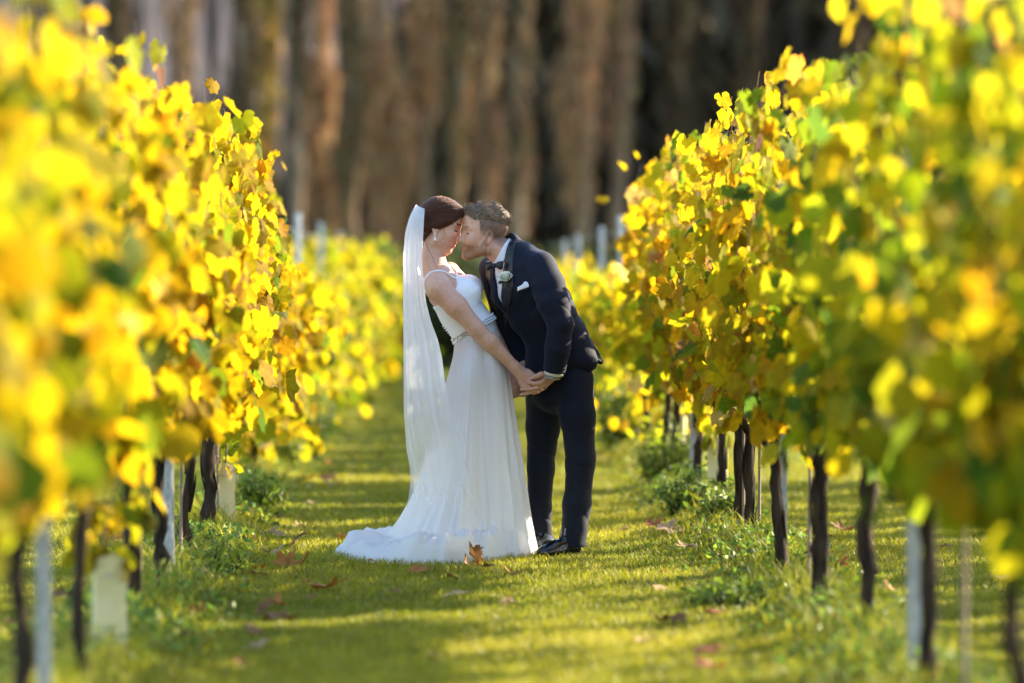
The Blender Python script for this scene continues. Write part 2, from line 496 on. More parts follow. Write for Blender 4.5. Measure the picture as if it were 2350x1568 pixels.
def leaf_frames(n, rg, side_bias):
    """rotation matrices: tips hang down, faces look to either side of the row"""
    tip = rg.normal(size=(n, 3)) * np.array([0.5, 0.5, 0.32]) + np.array([0, 0, -1.0]); tip /= np.linalg.norm(tip, axis=1)[:, None]
    sg = np.where(rg.random(n) < 0.5, 1.0, -1.0)
    nor = rg.normal(size=(n, 3)) * np.array([0.5, 0.75, 0.5]) + np.stack([sg * 0.9 + side_bias, 0 * sg, 0.35 + 0 * sg], -1)
    nor -= (nor * tip).sum(1)[:, None] * tip; nor /= np.linalg.norm(nor, axis=1)[:, None] + 1e-9
    xx = np.cross(nor, -tip)
    return np.stack([xx, nor, -tip], -1)      # columns


def leaves_mesh(P, size, R, col, lod, rg):
    V, T = LT[lod]
    n, m = len(P), len(V)
    curl = rg.uniform(0.3, 2.4, n); sx = rg.uniform(0.85, 1.15, n)
    L = np.repeat(V[None], n, 0); L[:, :, 1] *= curl[:, None]; L[:, :, 0] *= sx[:, None]
    L = L + rg.normal(size=L.shape) * 0.025 * (lod != 'lo')
    W = np.einsum('nij,nmj->nmi', R, L) * np.asarray(size)[:, None, None] + P[:, None]
    F = (T[None] + (np.arange(n) * m)[:, None, None]).reshape(-1, 3)
    C = np.repeat(col[:, None], m, 1)
    if lod == 'hi':      # browned margins, paler centre
        edge = np.ones(m); edge[0] = 1.12
        br = (rg.random((n, m)) < np.where(rg.random((n, 1)) < 0.35, 0.45, 0.05))[..., None]
        C = np.where(br, C * np.array([0.75, 0.5, 0.6]), C) * edge[None, :, None]
    return W.reshape(-1, 3), F, np.clip(C.reshape(-1, 3), 0, 0.9)


# shared single leaves: three shapes in each colour
LEAFOBJ = {}
def single_leaf_mesh(kname, v):
    key = (kname, v)
    if key not in LEAFOBJ:
        rg = np.random.default_rng(hash((PN.index(kname), v)) % 9999)
        W, F, C = leaves_mesh(np.zeros((1, 3)), np.ones(1), np.eye(3)[None], np.array([PAL[kname]]) * rg.uniform(0.9, 1.1), 'hi', rg)
        LEAFOBJ[key] = mesh_np('leaf', W, F, M['vine_leaf'], True, C)
    return LEAFOBJ[key]


def row_top(side, D):
    if D < (24.0 if side < 0 else 26.5): return 2.12
    return (1.30 + 0.46 * float(sstep(37, 46, D))) if side < 0 else (1.30 + 0.22 * float(sstep(40, 48, D)))


def build_vine(side, X, D, lod, label, group, lean=0.0, rtrunk=0.030, fork=True, single=0, dens=1.0, top=None, xspread=1.0, zlow=0.48):
    rg = np.random.default_rng(int(D * 100) + (5000 if side > 0 else 0))
    root = empty('grapevine', (X, D, 0), label, 'grapevine', group)
    z0 = float(ground_z(X, D)) - 0.03
    # trunk: gnarled, leaning, ending in a head from which the canes rise
    n = 16; t = np.linspace(0, 1, n)
    wob = np.cumsum(rg.normal(size=(n, 2)) * 0.0062, 0)
    head = np.array([lean, rg.normal() * 0.05, 0.84])
    path = np.stack([t * head[0] + wob[:, 0] - wob[0, 0], t * head[1] + wob[:, 1] - wob[0, 1], z0 + t * (head[2] - z0)], -1)
    head = path[-1]
    a = Acc()
    a.tube(path, rtrunk * (1.15 - 0.3 * t + 0.25 * (t > 0.9)) * (1 + 0.14 * rg.normal(size=n)), 10, lump=0.10, rng=rg)
    if lod == 'hi' and fork:     # a knuckled side arm
        p0 = path[10]; s = rg.choice([-1, 1])
        a.tube([p0, p0 + [-0.05 * side, 0.05 * s, 0.07], p0 + [-0.06 * side, 0.10 * s, 0.2], p0 + [-0.03 * side, 0.2 * s, 0.33]], [rtrunk * 0.8, rtrunk * 0.72, rtrunk * 0.6, 0.012], 8, lump=0.12, rng=rg)
    if lod == 'hi':      # shreds of peeling bark
        for k in range(14):
            i0 = int(rg.integers(0, 11)); an = rg.uniform(0, 2 * PI); rr = rtrunk * 1.08
            off = np.array([math.cos(an) * rr, math.sin(an) * rr, 0])
            seg = path[i0:i0 + 4] + off + np.outer(np.linspace(0, 1, 4) ** 2, off * rg.uniform(-0.1, 0.35))
            a.tube(seg, np.array([0.004, 0.005, 0.004, 0.0015]) * rg.uniform(0.6, 1.3), 4)
    put('trunk', a.mesh('trunk', M['bark']), root)
    # two fruiting arms tied along the wire
    H = row_top(side, D) if top is None else top
    arms = []
    for s in (-1, 1):
        L = 0.62 if side < 0 else 0.44
        p = [head, head + [0, s * 0.12, 0.07], head + [0.02 * rg.normal(), s * 0.35, 0.06], head + [0.02 * rg.normal(), s * L, 0.03]]
        arms.append(np.array(p))
        if lod != 'lo':
            aa = Acc(); aa.tube(p, [0.016, 0.013, 0.011, 0.007], 6, lump=0.08, rng=rg)
            put('arm', aa.mesh('arm', M['bark']), root)
    # canes
    ncane = {'hi': 20, 'mid': 19, 'lo': 12}[lod]
    P = []; ZR = []; canes = Acc()
    for k in range(ncane):
        arm = arms[k % 2]; u = rg.random()
        q = np.interp(u, [0, 0.2, 0.55, 1], [0, 1, 2, 3]); i = min(int(q), 2); b = arm[i] + (arm[i + 1] - arm[i]) * (q - i)
        droop = rg.random() < 0.24; hang = (not droop) and k % 3 == 2
        Lc = (H - b[2]) * rg.uniform(0.72, 1.06)
        m = 9; tt = np.linspace(0, 1, m)
        out = rg.choice([-1, 1]) * rg.uniform(0.05, 0.22) * xspread
        if hang:
            out *= 1.1; Lc = rg.uniform(0.06, 0.20)
            xz = np.stack([out * np.sqrt(tt), rg.normal() * (0.25 if side < 0 else 0.12) * tt, 0.10 * np.sin(tt * PI) - Lc * tt ** 1.4], -1)
        elif droop:
            out *= 1.7
            xz = np.stack([out * np.sqrt(tt), rg.normal() * (0.25 if side < 0 else 0.10) * tt, Lc * (0.65 * np.sin(tt * PI * 0.62) - 0.42 * tt ** 3)], -1)
        else:
            xz = np.stack([out * np.sin(tt * PI * 0.8), rg.normal() * (0.16 if side < 0 else 0.07) * tt, Lc * tt], -1)
        xz += np.cumsum(rg.normal(size=(m, 3)) * 0.010, 0)
        cp = b + xz
        if lod != 'lo':
            canes.tube(cp, 0.0048 * (1.05 - 0.75 * tt), 5)
        nl = int({'hi': 43, 'mid': 40, 'lo': 21}[lod] * dens * rg.uniform(0.8, 1.2))
        if hang: nl = int(nl * 0.6)
        tl = np.concatenate([rg.random(nl) ** 0.9, rg.uniform(0.0, 0.2, nl // 3)]); nl = len(tl)
        pc = np.stack([np.interp(tl, tt, cp[:, j]) for j in range(3)], -1)
        pc += rg.normal(size=(nl, 3)) * np.array([0.085 * xspread, 0.10, 0.095])
        P.append(pc)
    P = np.vstack(P)
    if zlow < 0.2:      # leafy right down to the weeds
        nf = int(170 * dens); P = np.vstack([P, np.stack([rg.normal(size=nf) * 0.17 * xspread, rg.uniform(-0.72, 0.72, nf), rg.uniform(0.12, 1.05, nf)], -1)])
    P = P[(P[:, 2] > zlow + 0.12 * rg.normal(size=len(P))) & (P[:, 2] < H + 0.08)]
    n = len(P)
    zr = np.clip((P[:, 2] - zlow) / (H - zlow), 0, 1)
    col, k = leaf_mix(side, D, zr, n, rg)
    size = np.clip(rg.normal(0.115, 0.026, n), 0.055, 0.18) * (1.06 - 0.28 * zr) * (1.0 if lod != 'lo' else 1.28)
    R = leaf_frames(n, rg, -side * 0.25)
    if lod != 'lo':
        o = put('canes', canes.mesh('canes', M['cane']), root); o['kind'] = 'stuff'
    if single:
        score = -side * P[:, 0] + 0.35 * zr + 0.12 * rg.normal(size=n)
        pick = np.argsort(-score)[:single]
        keep = np.ones(n, bool); keep[pick] = False
        for j in pick:
            o = put('leaf', single_leaf_mesh(PN[k[j]], int(rg.integers(3))), root)
            mt = Matrix(R[j].tolist()).to_4x4()
            mt = Matrix.Translation(P[j]) @ mt @ Matrix.Scale(float(size[j]), 4)
            o.matrix_local = mt
        P, size, R, col = P[keep], size[keep], R[keep], col[keep]
    W, F, C = leaves_mesh(P, size, R, col, lod, rg)
    o = put('foliage', mesh_np('foliage', W, F, M['vine_leaf'], True, C), root); o['kind'] = 'stuff'
    return root


ORD = ['first', 'second', 'third', 'fourth', 'fifth', 'sixth', 'seventh', 'eighth', 'ninth', 'tenth', 'eleventh', 'twelfth', 'thirteenth', 'fourteenth', 'fifteenth', 'sixteenth', 'seventeenth', 'eighteenth', 'nineteenth', 'twentieth']
# left row: distances of the vines; the ones whose trunks show carry their own words
LV = [7.0, 8.3, 9.5, (10.6, 'yellow vine at the left picture edge, dark trunk behind the nearest post', 0.0, 0.034),
      12.2, (14.6, 'left-row vine whose slanting dark trunk crosses behind the notched steel post', 0.03, 0.034), 15.7, 17.2,
      (18.9, 'left-row vine with a stub of dark trunk beside the cream tree guard', 0.0, 0.036), 20.4, 21.8, 23.2, 24.6,
      (26.0, 'left-row vine with green leaves hanging low before the second guard', 0.0, 0.03), 27.9, 29.3, 30.8, 32.3]
RV = [7.2, 8.6, 9.9, (11.6, 'right-row vine with dark trunk just behind the nearest right post', 0.0, 0.034),
      (13.7, 'right-row vine with tall thick dark trunk, third from the nearest right post', 0.0, 0.036),
      (14.9, 'right-row vine with straight dark trunk beside a thin cane stake', 0.02, 0.036), (16.4, 'right-row vine with thin curved trunk next to the grey post', -0.02, 0.028), 17.5,
      (18.6, 'right-row vine with dark bent trunk tied to a cane, in focus', 0.03, 0.032), (19.3, 'right-row vine with forked peeling trunk, in sharp focus', 0.0, 0.036),
      20.8, 22.2, 23.5, 24.9, (26.8, 'right-row vine with dark trunk just right of the groom', 0.0, 0.034), 28.2, 29.6, 31.1, 32.5]
for side, X, lst in ((-1, LEFT_X, LV), (1, RIGHT_X, RV)):
    nm = 'left' if side < 0 else 'right'; TALL = 24.0 if side < 0 else 26.5
    for iq, q in enumerate(lst):
        own = isinstance(q, tuple)
        D = q[0] if own else q
        lod = 'hi' if 14 < D < 25 else 'mid'
        if own: lab = q[1]; grp = f'{nm} vine row'
        elif D < 14: lab = f'blurred {"yellow" if side < 0 else "green-gold"} vine, {ORD[iq]} from the camera in the {nm} row'; grp = f'near {nm} vines'
        elif D < 22: lab = f'{"bright yellow" if side < 0 else "dry golden"} vine level with the couple, {ORD[iq]} from the camera, {nm} row'; grp = f'middle {nm} vines'
        else: lab = f'{"yellow" if side < 0 else "sunlit gold"} vine beyond the couple, {ORD[iq]} from the camera, {nm} row'; grp = f'vines beyond the couple, {nm}'
        dens = 1.0
        if side > 0: dens = 0.46 if 17 < D < 20.5 else (0.80 if D < 15 else 0.68 if D < 26.5 else 0.5)
        xj = 0.04 * math.sin(D * 3.7)
        build_vine(side, X + xj, D, lod, lab, grp, lean=q[2] if own else 0.02 * math.cos(D * 5), rtrunk=(q[3] if own else 0.028) * 0.80,
                   single=55 if 14 < D < 25 else 0, dens=dens, top=(2.12 + 0.07 * math.sin(D * 2.3) + (0.06 if D < 12 else 0)) if D < TALL else 1.32 + 0.06 * math.sin(D * 2.1), zlow=(0.74 if D < 15.5 else 0.68 if D < 20 else 0.58) if D < TALL else 0.14, xspread=0.8 if 19 < D < TALL else 1.0)
    for D in np.arange(33.8, 50.5, 1.4):
        build_vine(side, X + 0.03 * math.sin(D * 3), float(D), 'lo', f'far lime-yellow vine low down the {nm} row', f'far vines of the {nm} row', dens=1.5 if side < 0 else 0.75, zlow=0.10, xspread=1.25 + (0.8 if D > 41 else 0))

# the next row to the right stands just outside the picture; its thin foliage streaks the light on the grass
for D in np.arange(9.5, 25.0, 1.40):
    build_vine(1, 4.24, float(D), 'lo', 'thinly leaved vine in the next row, behind the right-hand row', 'vines of the next row to the right', dens=0.95, top=2.05, zlow=0.45)

# ------------------------------------------------------------------ posts, wires, stakes, guards
def post_mesh(h):
    a = Acc()
    w, d, t = 0.028, 0.021, 0.004
    prof = np.array([(-w, -d), (-w, d), (w, d), (w, -d), (w - 0.011, -d), (w - 0.011, -d + t), (w - t, -d + t), (w - t, d - t), (-w + t, d - t), (-w + t, -d + t), (-w + 0.011, -d + t), (-w + 0.011, -d)])
    n = len(prof)
    v = np.vstack([np.column_stack([prof, np.full(n, z)]) for z in (-0.12, h)])
    j = np.arange(n); k = (j + 1) % n
    a.add(v, np.stack([j, k, n + k, n + j], -1))
    a.add(v[n:], np.array([[0, 1, 10, 11], [1, 2, 7, 8], [2, 3, 4, 5], [1, 8, 9, 10], [2, 5, 6, 7]]))
    return a.mesh('post_body', M['galv'], smooth=False)


def hooks_mesh(h):
    a = Acc()
    for z in np.arange(0.12, h - 0.05, 0.045):
        for s in (-1, 1):
            a.box((s * 0.0315, 0.006, z), (0.0035, 0.008, 0.012))
    return a.mesh('hooks', M['galv'], smooth=False)


PM = {}
def post(X, D, h, label, group=None):
    if h not in PM: PM[h] = (post_mesh(h), hooks_mesh(h))
    r = empty('steel_post', (X, D, 0), label, 'post', group)
    r.rotation_euler = (random.uniform(-0.012, 0.012), random.uniform(-0.02, 0.02), PI / 2 + random.uniform(-0.25, 0.25))
    put('post_body', PM[h][0], r); o = put('hooks', PM[h][1], r); o['kind'] = 'stuff'


G = 'trellis posts'
post(-1.14, 11.3, 1.85, 'nearest grey steel post of the left row, badly out of focus', G)
post(-1.125, 16.45, 1.85, 'grey notched steel post in the left row beside slanting trunk', G)
post(-1.14, 22.0, 1.85, 'steel post mostly buried in the yellow leaves of the left row', G)
post(-1.14, 27.6, 1.85, 'slim steel post behind the second cream guard, left row', G)
post(-1.145, 32.9, 1.85, 'grey post top showing at the end of the tall left foliage', G)
post(-1.14, 40.0, 1.86, 'grey post standing clear above the low far vines, left of the bride', G)
post(-1.14, 47.6, 1.84, 'furthest visible grey post left of the bride', G)
post(1.54, 12.2, 1.85, 'nearest grey steel post of the right row, badly out of focus', G)
post(1.535, 16.75, 1.85, 'grey steel post between dark trunks in the right row', G)
post(1.54, 22.6, 1.85, 'steel post half hidden by golden leaves of the right row', G)
post(1.56, 28.6, 1.78, 'grey post touching the tall foliage of the right row', G)
post(1.545, 31.0, 1.80, 'tallest grey post standing clear right of the groom', G)
post(1.55, 35.2, 1.76, 'second grey post right of the groom, lower than its neighbour', G)
post(1.55, 40.8, 1.74, 'third pale post right of the groom', G)
post(1.55, 45.0, 1.72, 'faint pale post nearest the groom in the right row', G)
for side, X in ((-1, -1.14), (1, 1.54)):
    nm = 'left' if side < 0 else 'right'
    for z, w_ in ((0.88, 'lowest'), (1.25, 'middle'), (1.68, 'topmost')):
        for s in (-1, 1):
            if z == 0.88 and s > 0: continue
            ysl = np.linspace(6, 51, 50)
            p = np.stack([X + s * 0.036 + 0 * ysl, ysl, z + 0.006 * np.sin(ysl * 1.1)], -1)
            a = Acc(); a.tube(p, 0.0014, 5)
            sd = '' if z == 0.88 else (' on the path side' if s == -side else ' on the outer side')
            tag(put('trellis_wire', a.mesh('trellis_wire', M['galv'])), f'{w_} thin steel wire strung along the {nm} row{sd}', 'wire', 'trellis wires')


def stake(X, D, h, label, tilt=0.0, r=0.007):
    a = Acc(); n = 10; z = np.linspace(-0.1, h, n)
    rr = np.full(n, r) * (1 + 0.08 * RNG.normal(size=n))
    a.tube(np.stack([tilt * z / h, 0.01 * np.sin(z * 3), z], -1), rr, 8)
    for zz in np.arange(0.18, h, 0.23):
        x = tilt * zz / h
        a.tube([(x, 0, zz - 0.006), (x, 0, zz), (x, 0, zz + 0.006)], [r, r * 1.35, r], 8)
    o = put('cane_stake', a.mesh('cane_stake', M['bamboo']), None, (X, D, 0))
    tag(o, label, 'stake', 'cane stakes')


stake(-1.10, 16.8, 1.1, 'thin cane stake just right of the notched left post', 0.01)
stake(-1.13, 14.9, 1.1, 'cane stake behind the slanting trunk in the left row', -0.01)
stake(-1.085, 19.5, 1.0, 'cane stake standing in front of the cream guard', -0.012)
stake(-1.10, 26.9, 1.1, 'pale cane beside the slim post behind the second guard')
stake(1.562, 19.2, 1.2, 'cane stake tied beside the forked trunk, right row', 0.0)
stake(1.575, 18.45, 1.3, 'cane stake beside the bent trunk nearest the lawn, right row', 0.012)
stake(1.55, 15.75, 1.1, 'thin cane stake between two dark trunks, right row', 0.01)
stake(1.56, 11.2, 0.9, 'blurred pale cane near the bottom right corner', 0.0, 0.009)


def guard(X, D, h, w, label, rz):
    r = empty('vine_guard', (X, D, 0), label, 'tree guard', 'vine guards')
    a = Acc()
    hw, hd = w / 2, w * 0.36
    base = np.array([(-hw, -hd), (0.25 * hw, -hd * 1.05), (hw, -hd * 0.8), (hw, hd * 0.8), (0, hd), (-hw, hd)])
    prof = []
    for i in range(6):
        for t in np.linspace(0, 1, 5, endpoint=False): prof.append(base[i] * (1 - t) + base[(i + 1) % 6] * t)
    prof = np.array(prof); n = len(prof); zs = np.linspace(-0.05, h, 12)
    rings = []
    for k, z in enumerate(zs):
        f = 1 + 0.03 * math.sin(z * 17 + D); p = prof * f
        p = p + 0.0035 * np.stack([vnoise(np.column_stack([prof * 30, np.full(n, z * 14)]), 1.0, 3), vnoise(np.column_stack([prof * 30, np.full(n, z * 14)]), 1.0, 4)], -1)
        rings.append(np.column_stack([p, np.full(n, z) + (0.012 * np.sin(np.arange(n) * 0.4) if k == 11 else 0)]))
    out = np.vstack(rings); inn = np.vstack([np.column_stack([q[:, :2] * 0.96, q[:, 2]]) for q in rings[::-1]])
    v = np.vstack([out, inn]); j = np.arange(n); kk = (j + 1) % n
    F = [np.stack([i * n + j, i * n + kk, (i + 1) * n + kk, (i + 1) * n + j], -1) for i in range(23)]
    a.add(v, np.vstack(F))
    put('sleeve', a.mesh('sleeve', M['guard'], smooth=False), r)
    b = Acc(); b.box((-hw * 0.2, -hd * 1.06 - 0.004, h * 0.86), (0.016, 0.003, 0.003)); put('tie', b.mesh('tie', M['galv'], False), r)
    c = Acc(); rg = np.random.default_rng(int(D * 10))
    for s in range(3): c.tube([(0.02 * rg.normal(), 0.02 * rg.normal(), 0.05), (0.02 * rg.normal(), 0.03 * rg.normal(), h + 0.1), (0.05 * rg.normal(), 0.06 * rg.normal(), h + 0.42)], [0.006, 0.005, 0.003], 5)
    put('young_stem', c.mesh('young_stem', M['cane']), r)
    nl = 36; P = np.stack([rg.normal(size=nl) * 0.08, rg.normal(size=nl) * 0.09, h + rg.uniform(0.0, 0.48, nl)], -1)
    k = rg.integers(0, 3, nl); colr = PA[np.array([2, 0, 3])[k]] * rg.uniform(0.8, 1.2, (nl, 1))
    W, F2, C = leaves_mesh(P, rg.uniform(0.08, 0.13, nl), leaf_frames(nl, rg, 0), colr, 'hi', rg)
    put('foliage', mesh_np('foliage', W, F2, M['vine_leaf'], True, C), r)['kind'] = 'stuff'
    r.rotation_euler = (0, 0, rz)


guard(-1.08, 19.65, 0.36, 0.135, 'cream plastic guard sleeve in focus beside a dark trunk stub, left row', 0.35)
guard(-1.12, 25.3, 0.40, 0.10, 'second cream guard sleeve, further along the left row before slim post', 0.5)
guard(-1.09, 13.0, 0.38, 0.11, 'blurred pale guard sleeve near the bottom left corner', 0.2)
guard(1.61, 21.6, 0.40, 0.10, 'grey-cream guard sleeve behind the forked trunk, right row', -0.4)
guard(1.63, 25.4, 0.40, 0.10, 'pale guard sleeve deep in the right row beyond the forked trunk', -0.3)
# ------------------------------------------------------------------ grass, weeds, fallen leaves
def blades(n, x0, x1, ylo, yhi, hmean, w, seed, tri=1, yellow=0.0, hfun=None, power=1.0):
    rg = np.random.default_rng(seed)
    y = ylo + (yhi - ylo) * rg.random(n) ** power
    lo = np.maximum(x0, (-60 - VPX) / F2350 * y); hi = np.minimum(x1, (2410 - VPX) / F2350 * y)
    x = lo + (hi - lo) * rg.random(n)
    z = ground_z(x, y) - 0.004
    P = np.stack([x, y, z], -1)
    patch = 0.5 + 0.5 * vnoise(P * [1, 0.6, 0], 1.1, 6) ; fine = vnoise(P * [1, 1, 0], 7.0, 7)
    h = hmean * rg.uniform(0.55, 1.35, n) * (0.85 + 0.35 * patch)
    if hfun is not None: h = h * hfun(x, y)
    an = rg.uniform(0, 2 * PI, n); wd = np.stack([np.cos(an), np.sin(an), 0 * an], -1) * (w * rg.uniform(0.6, 1.3, n))[:, None]
    bend = rg.normal(size=(n, 2)) * 0.45
    tip = P + np.stack([bend[:, 0] * h, bend[:, 1] * h, h], -1)
    c = np.array([0.17, 0.20, 0.012]) * (1 - patch[:, None] * 0.75) + np.array([0.44, 0.38, 0.030]) * patch[:, None] * 0.8
    c = c * rg.uniform(0.65, 1.3, (n, 1)) * (1 + 0.25 * fine[:, None])
    dry = rg.random(n) < 0.07; c[dry] = np.array([0.36, 0.30, 0.12]) * rg.uniform(0.7, 1.2, (dry.sum(), 1))
    if tri == 1:
        V = np.stack([P - wd, P + wd, tip], 1); F = np.arange(n * 3).reshape(-1, 3); m = 3
    else:
        mid = P + np.stack([bend[:, 0] * h * 0.25, bend[:, 1] * h * 0.25, h * 0.6], -1)
        V = np.stack([P - wd, P + wd, mid + wd * 0.8, mid - wd * 0.8, tip], 1); m = 5
        b = np.arange(n)[:, None] * 5
        F = np.vstack([b + [0, 1, 2], b + [0, 2, 3], b + [3, 2, 4]])
    C = np.repeat(c[:, None], m, 1); C[:, :2] *= 0.8
    return V.reshape(-1, 3), F, np.clip(C.reshape(-1, 3), 0.004, 0.8)


acc = Acc()
acc.add(*blades(190000, -3.2, 3.8, 15.0, 22.5, 0.030, 0.0022, 1, 2))
acc.add(*blades(170000, -3.0, 3.4, 9.0, 15.0, 0.030, 0.0030, 2, 1))
acc.add(*blades(230000, -4.5, 5.0, 22.5, 44.0, 0.032, 0.0042, 3, 1, power=1.3))
gr = put('grass', acc.mesh('grass', M['grass'], smooth=False))
tag(gr, 'short mown grass blades covering the lawn', 'grass', kind='stuff')

# rough growth under the two rows
acc = Acc(); rg = np.random.default_rng(9)
for X in (LEFT_X, RIGHT_X):
    acc.add(*blades(34000, X - 0.45, X + 0.45, 9, 36, 0.11, 0.0034, int(20 + X * 3), 2,
            hfun=lambda x, y, X=X: np.exp(-((x - X) / 0.27) ** 2) * (0.5 + 0.9 * (0.5 + 0.5 * vnoise(np.stack([x, y, 0 * x], -1), 2.0, 12))) + 0.15))
    n = 22000
    y = 9 + 40 * rg.random(n) ** 1.2; x = X + rg.normal(size=n) * 0.17
    pn = 0.5 + 0.5 * vnoise(np.stack([x, y, 0 * x], -1), 1.6, 13)
    z = ground_z(x, y) + rg.random(n) ** 1.3 * 0.22 * pn * np.exp(-((x - X) / 0.3) ** 2) + 0.012
    col = np.array([[0.10, 0.17, 0.025]]) * rg.uniform(0.5, 1.7, (n, 1)) + (rg.random((n, 1)) < 0.2) * np.array([[0.14, 0.13, 0.01]])
    acc.add(*scatter_faces(np.stack([x, y, z], -1), rg.uniform(0.010, 0.024, n), 1, col, rng=rg))
we = put('weeds', acc.mesh('weeds', M['weed'], smooth=False))
tag(we, 'ragged weeds and long grass along the foot of the vine rows', 'weeds', kind='stuff')


def weed_clump(px, py, h, r, nst, tone, label):
    X, Y = gpt(px, py); rg = np.random.default_rng(int(px + py))
    root = empty('weed_plant', (X, Y, 0), label, 'weed', 'leafy weeds under the vines')
    z0 = float(ground_z(X, Y))
    a = Acc(); C = []; D_ = []
    for k in range(nst):
        an = rg.uniform(0, 2 * PI); rr = r * math.sqrt(rg.random()); L = h * rg.uniform(0.55, 1.05) * (1.1 - 0.5 * rr / r)
        p0 = np.array([rr * math.cos(an) * 0.5, rr * math.sin(an) * 0.5, z0 - 0.01]); p1 = np.array([rr * math.cos(an), rr * math.sin(an), z0 + L])
        pm = (p0 + p1) / 2 + [0, 0, 0.1 * L]
        a.tube([p0, pm, p1], [0.003, 0.0025, 0.001], 4)
        for t in np.linspace(0.15, 1, int(9 + L * 30)):
            q = p0 * (1 - t) ** 2 + 2 * pm * t * (1 - t) + p1 * t * t
            C.append(q + rg.normal(size=3) * 0.022)
    put('stems', a.mesh('stems', M['weed']), root)['kind'] = 'stuff'
    C = np.array(C); n = len(C)
    col = np.array([tone]) * rg.uniform(0.5, 1.6, (n, 1))
    V, F, cc = scatter_faces(C, rg.uniform(0.010, 0.026, n), 1, col, aspect=1.2, rng=rg)
    put('foliage', mesh_np('foliage', V, F, M['weed'], False, cc), root)['kind'] = 'stuff'
    m = root.children[0].data
    at = m.attributes.new('Col', 'FLOAT_COLOR', 'POINT'); at.data.foreach_set('color', np.tile([0.10, 0.14, 0.04, 1], len(m.vertices)).astype(np.float32))


GW = (0.12, 0.175, 0.02); YW = (0.20, 0.25, 0.03)
weed_clump(588, 1190, 0.27, 0.14, 60, GW, 'leafy green weed growing right of the cream guard')
weed_clump(640, 1085, 0.34, 0.18, 60, YW, 'yellow-green weed past the guards on the left row')
weed_clump(700, 1030, 0.62, 0.26, 70, GW, 'tall weedy growth left of the veil at the foot of the left row')
weed_clump(1592, 1205, 0.30, 0.20, 90, GW, 'bushy green weed at the foot of the right row near the groom')
weed_clump(1668, 1225, 0.20, 0.17, 70, GW, 'low green weed in front of the forked trunk')
weed_clump(1530, 1130, 0.45, 0.22, 80, YW, 'sunny weed behind the bushy one, right row')
weed_clump(1440, 1050, 0.75, 0.30, 90, GW, 'tall pale-green weeds beside the groom at the right row')
weed_clump(1400, 985, 0.85, 0.35, 90, YW, 'far tall weeds just right of the groom')
weed_clump(480, 1330, 0.13, 0.20, 60, YW, 'low bright weed in front of the cream guard')
weed_clump(1960, 1440, 0.14, 0.25, 60, GW, 'low blurred weed between trunks of the right row')
weed_clump(1700, 1400, 0.10, 0.22, 50, GW, 'flat blurred weed at the edge of the lawn, right')


def fallen_leaf_mesh(v):
    """a dry lobed leaf, curled; about 1 wide, lying in XY"""
    rg = np.random.default_rng(100 + v)
    tips = np.radians([0, 62, 118, -62, -118]); L = [1.0, 0.92, 0.66, 0.92, 0.66]
    N = 60; A = np.linspace(-PI, PI, N, endpoint=False); r = np.full(N, 0.40)
    for t, l in zip(tips, L):
        d = np.abs((A - t + PI) % (2 * PI) - PI)
        r = np.maximum(r, 0.40 + (l - 0.40) * np.clip(1 - d / 0.56, 0, 1) ** 0.9)
    r = r * (1 + 0.10 * ((np.arange(N) % 3) == 0) - 0.05 * ((np.arange(N) % 3) == 1)) * 0.62
    rings = [np.zeros((1, 2))] + [np.stack([np.cos(A) * r * f, np.sin(A) * r * f], -1) for f in (0.35, 0.7, 1.0)]
    xy = np.vstack(rings)
    P = np.column_stack([xy, np.zeros(len(xy))])
    ca = rg.uniform(0, PI); u = xy @ [math.cos(ca), math.sin(ca)]; w = xy @ [-math.sin(ca), math.cos(ca)]
    P[:, 2] = rg.uniform(0.9, 2.0) * u ** 2 * (1 if v % 4 else -0.4) + rg.uniform(-0.5, 0.9) * w ** 2 + 0.09 * vnoise(P, 5.5, v) + 0.05 * vnoise(P, 11, v + 3)
    P[:, 2] -= P[:, 2].min()
    j = np.arange(N); k = (j + 1) % N
    T = np.stack([np.zeros(N, int), 1 + j, 1 + k], -1)
    Q = np.vstack([np.stack([1 + i * N + j, 1 + (i + 1) * N + j, 1 + (i + 1) * N + k, 1 + i * N + k], -1) for i in (0, 1)])
    col = np.ones((len(P), 3)) * (0.85 + 0.3 * vnoise(P, 6, v))[:, None]
    return P, T, Q, np.clip(col, 0.3, 1.3)


FLT = [fallen_leaf_mesh(v) for v in range(6)]
FCOL = {'brown': (0.22, 0.10, 0.035), 'orange': (0.42, 0.165, 0.03), 'red': (0.30, 0.10, 0.045), 'tan': (0.48, 0.32, 0.17), 'dark': (0.10, 0.055, 0.03)}
FM = {}
def fallen(px, py, wpx, colr, label, tilt=(0, 0), v=None, lift=0.0, k=[0]):
    X, Y = gpt(px, py); size = wpx / F2350 * Y * 1.0
    k[0] += 1; v = (k[0] * 5) % 6 if v is None else v
    if (colr, v) not in FM:
        P, T, Q, c = FLT[v]
        FM[(colr, v)] = mesh_np('fallen_leaf', P, [T, Q], M['dry_leaf'], True, c * np.array(FCOL[colr]))
    o = put('fallen_leaf', FM[(colr, v)], None, (X, Y, float(ground_z(X, Y)) + 0.022 + lift))
    o.rotation_euler = (tilt[0], tilt[1], k[0] * 2.4); o.scale = (size, size, size * ((0.75 + 0.3 * math.sin(k[0])) if lift else (0.62 + 0.2 * math.sin(k[0]))))
    tag(o, label, 'leaf', 'fallen leaves on the grass')


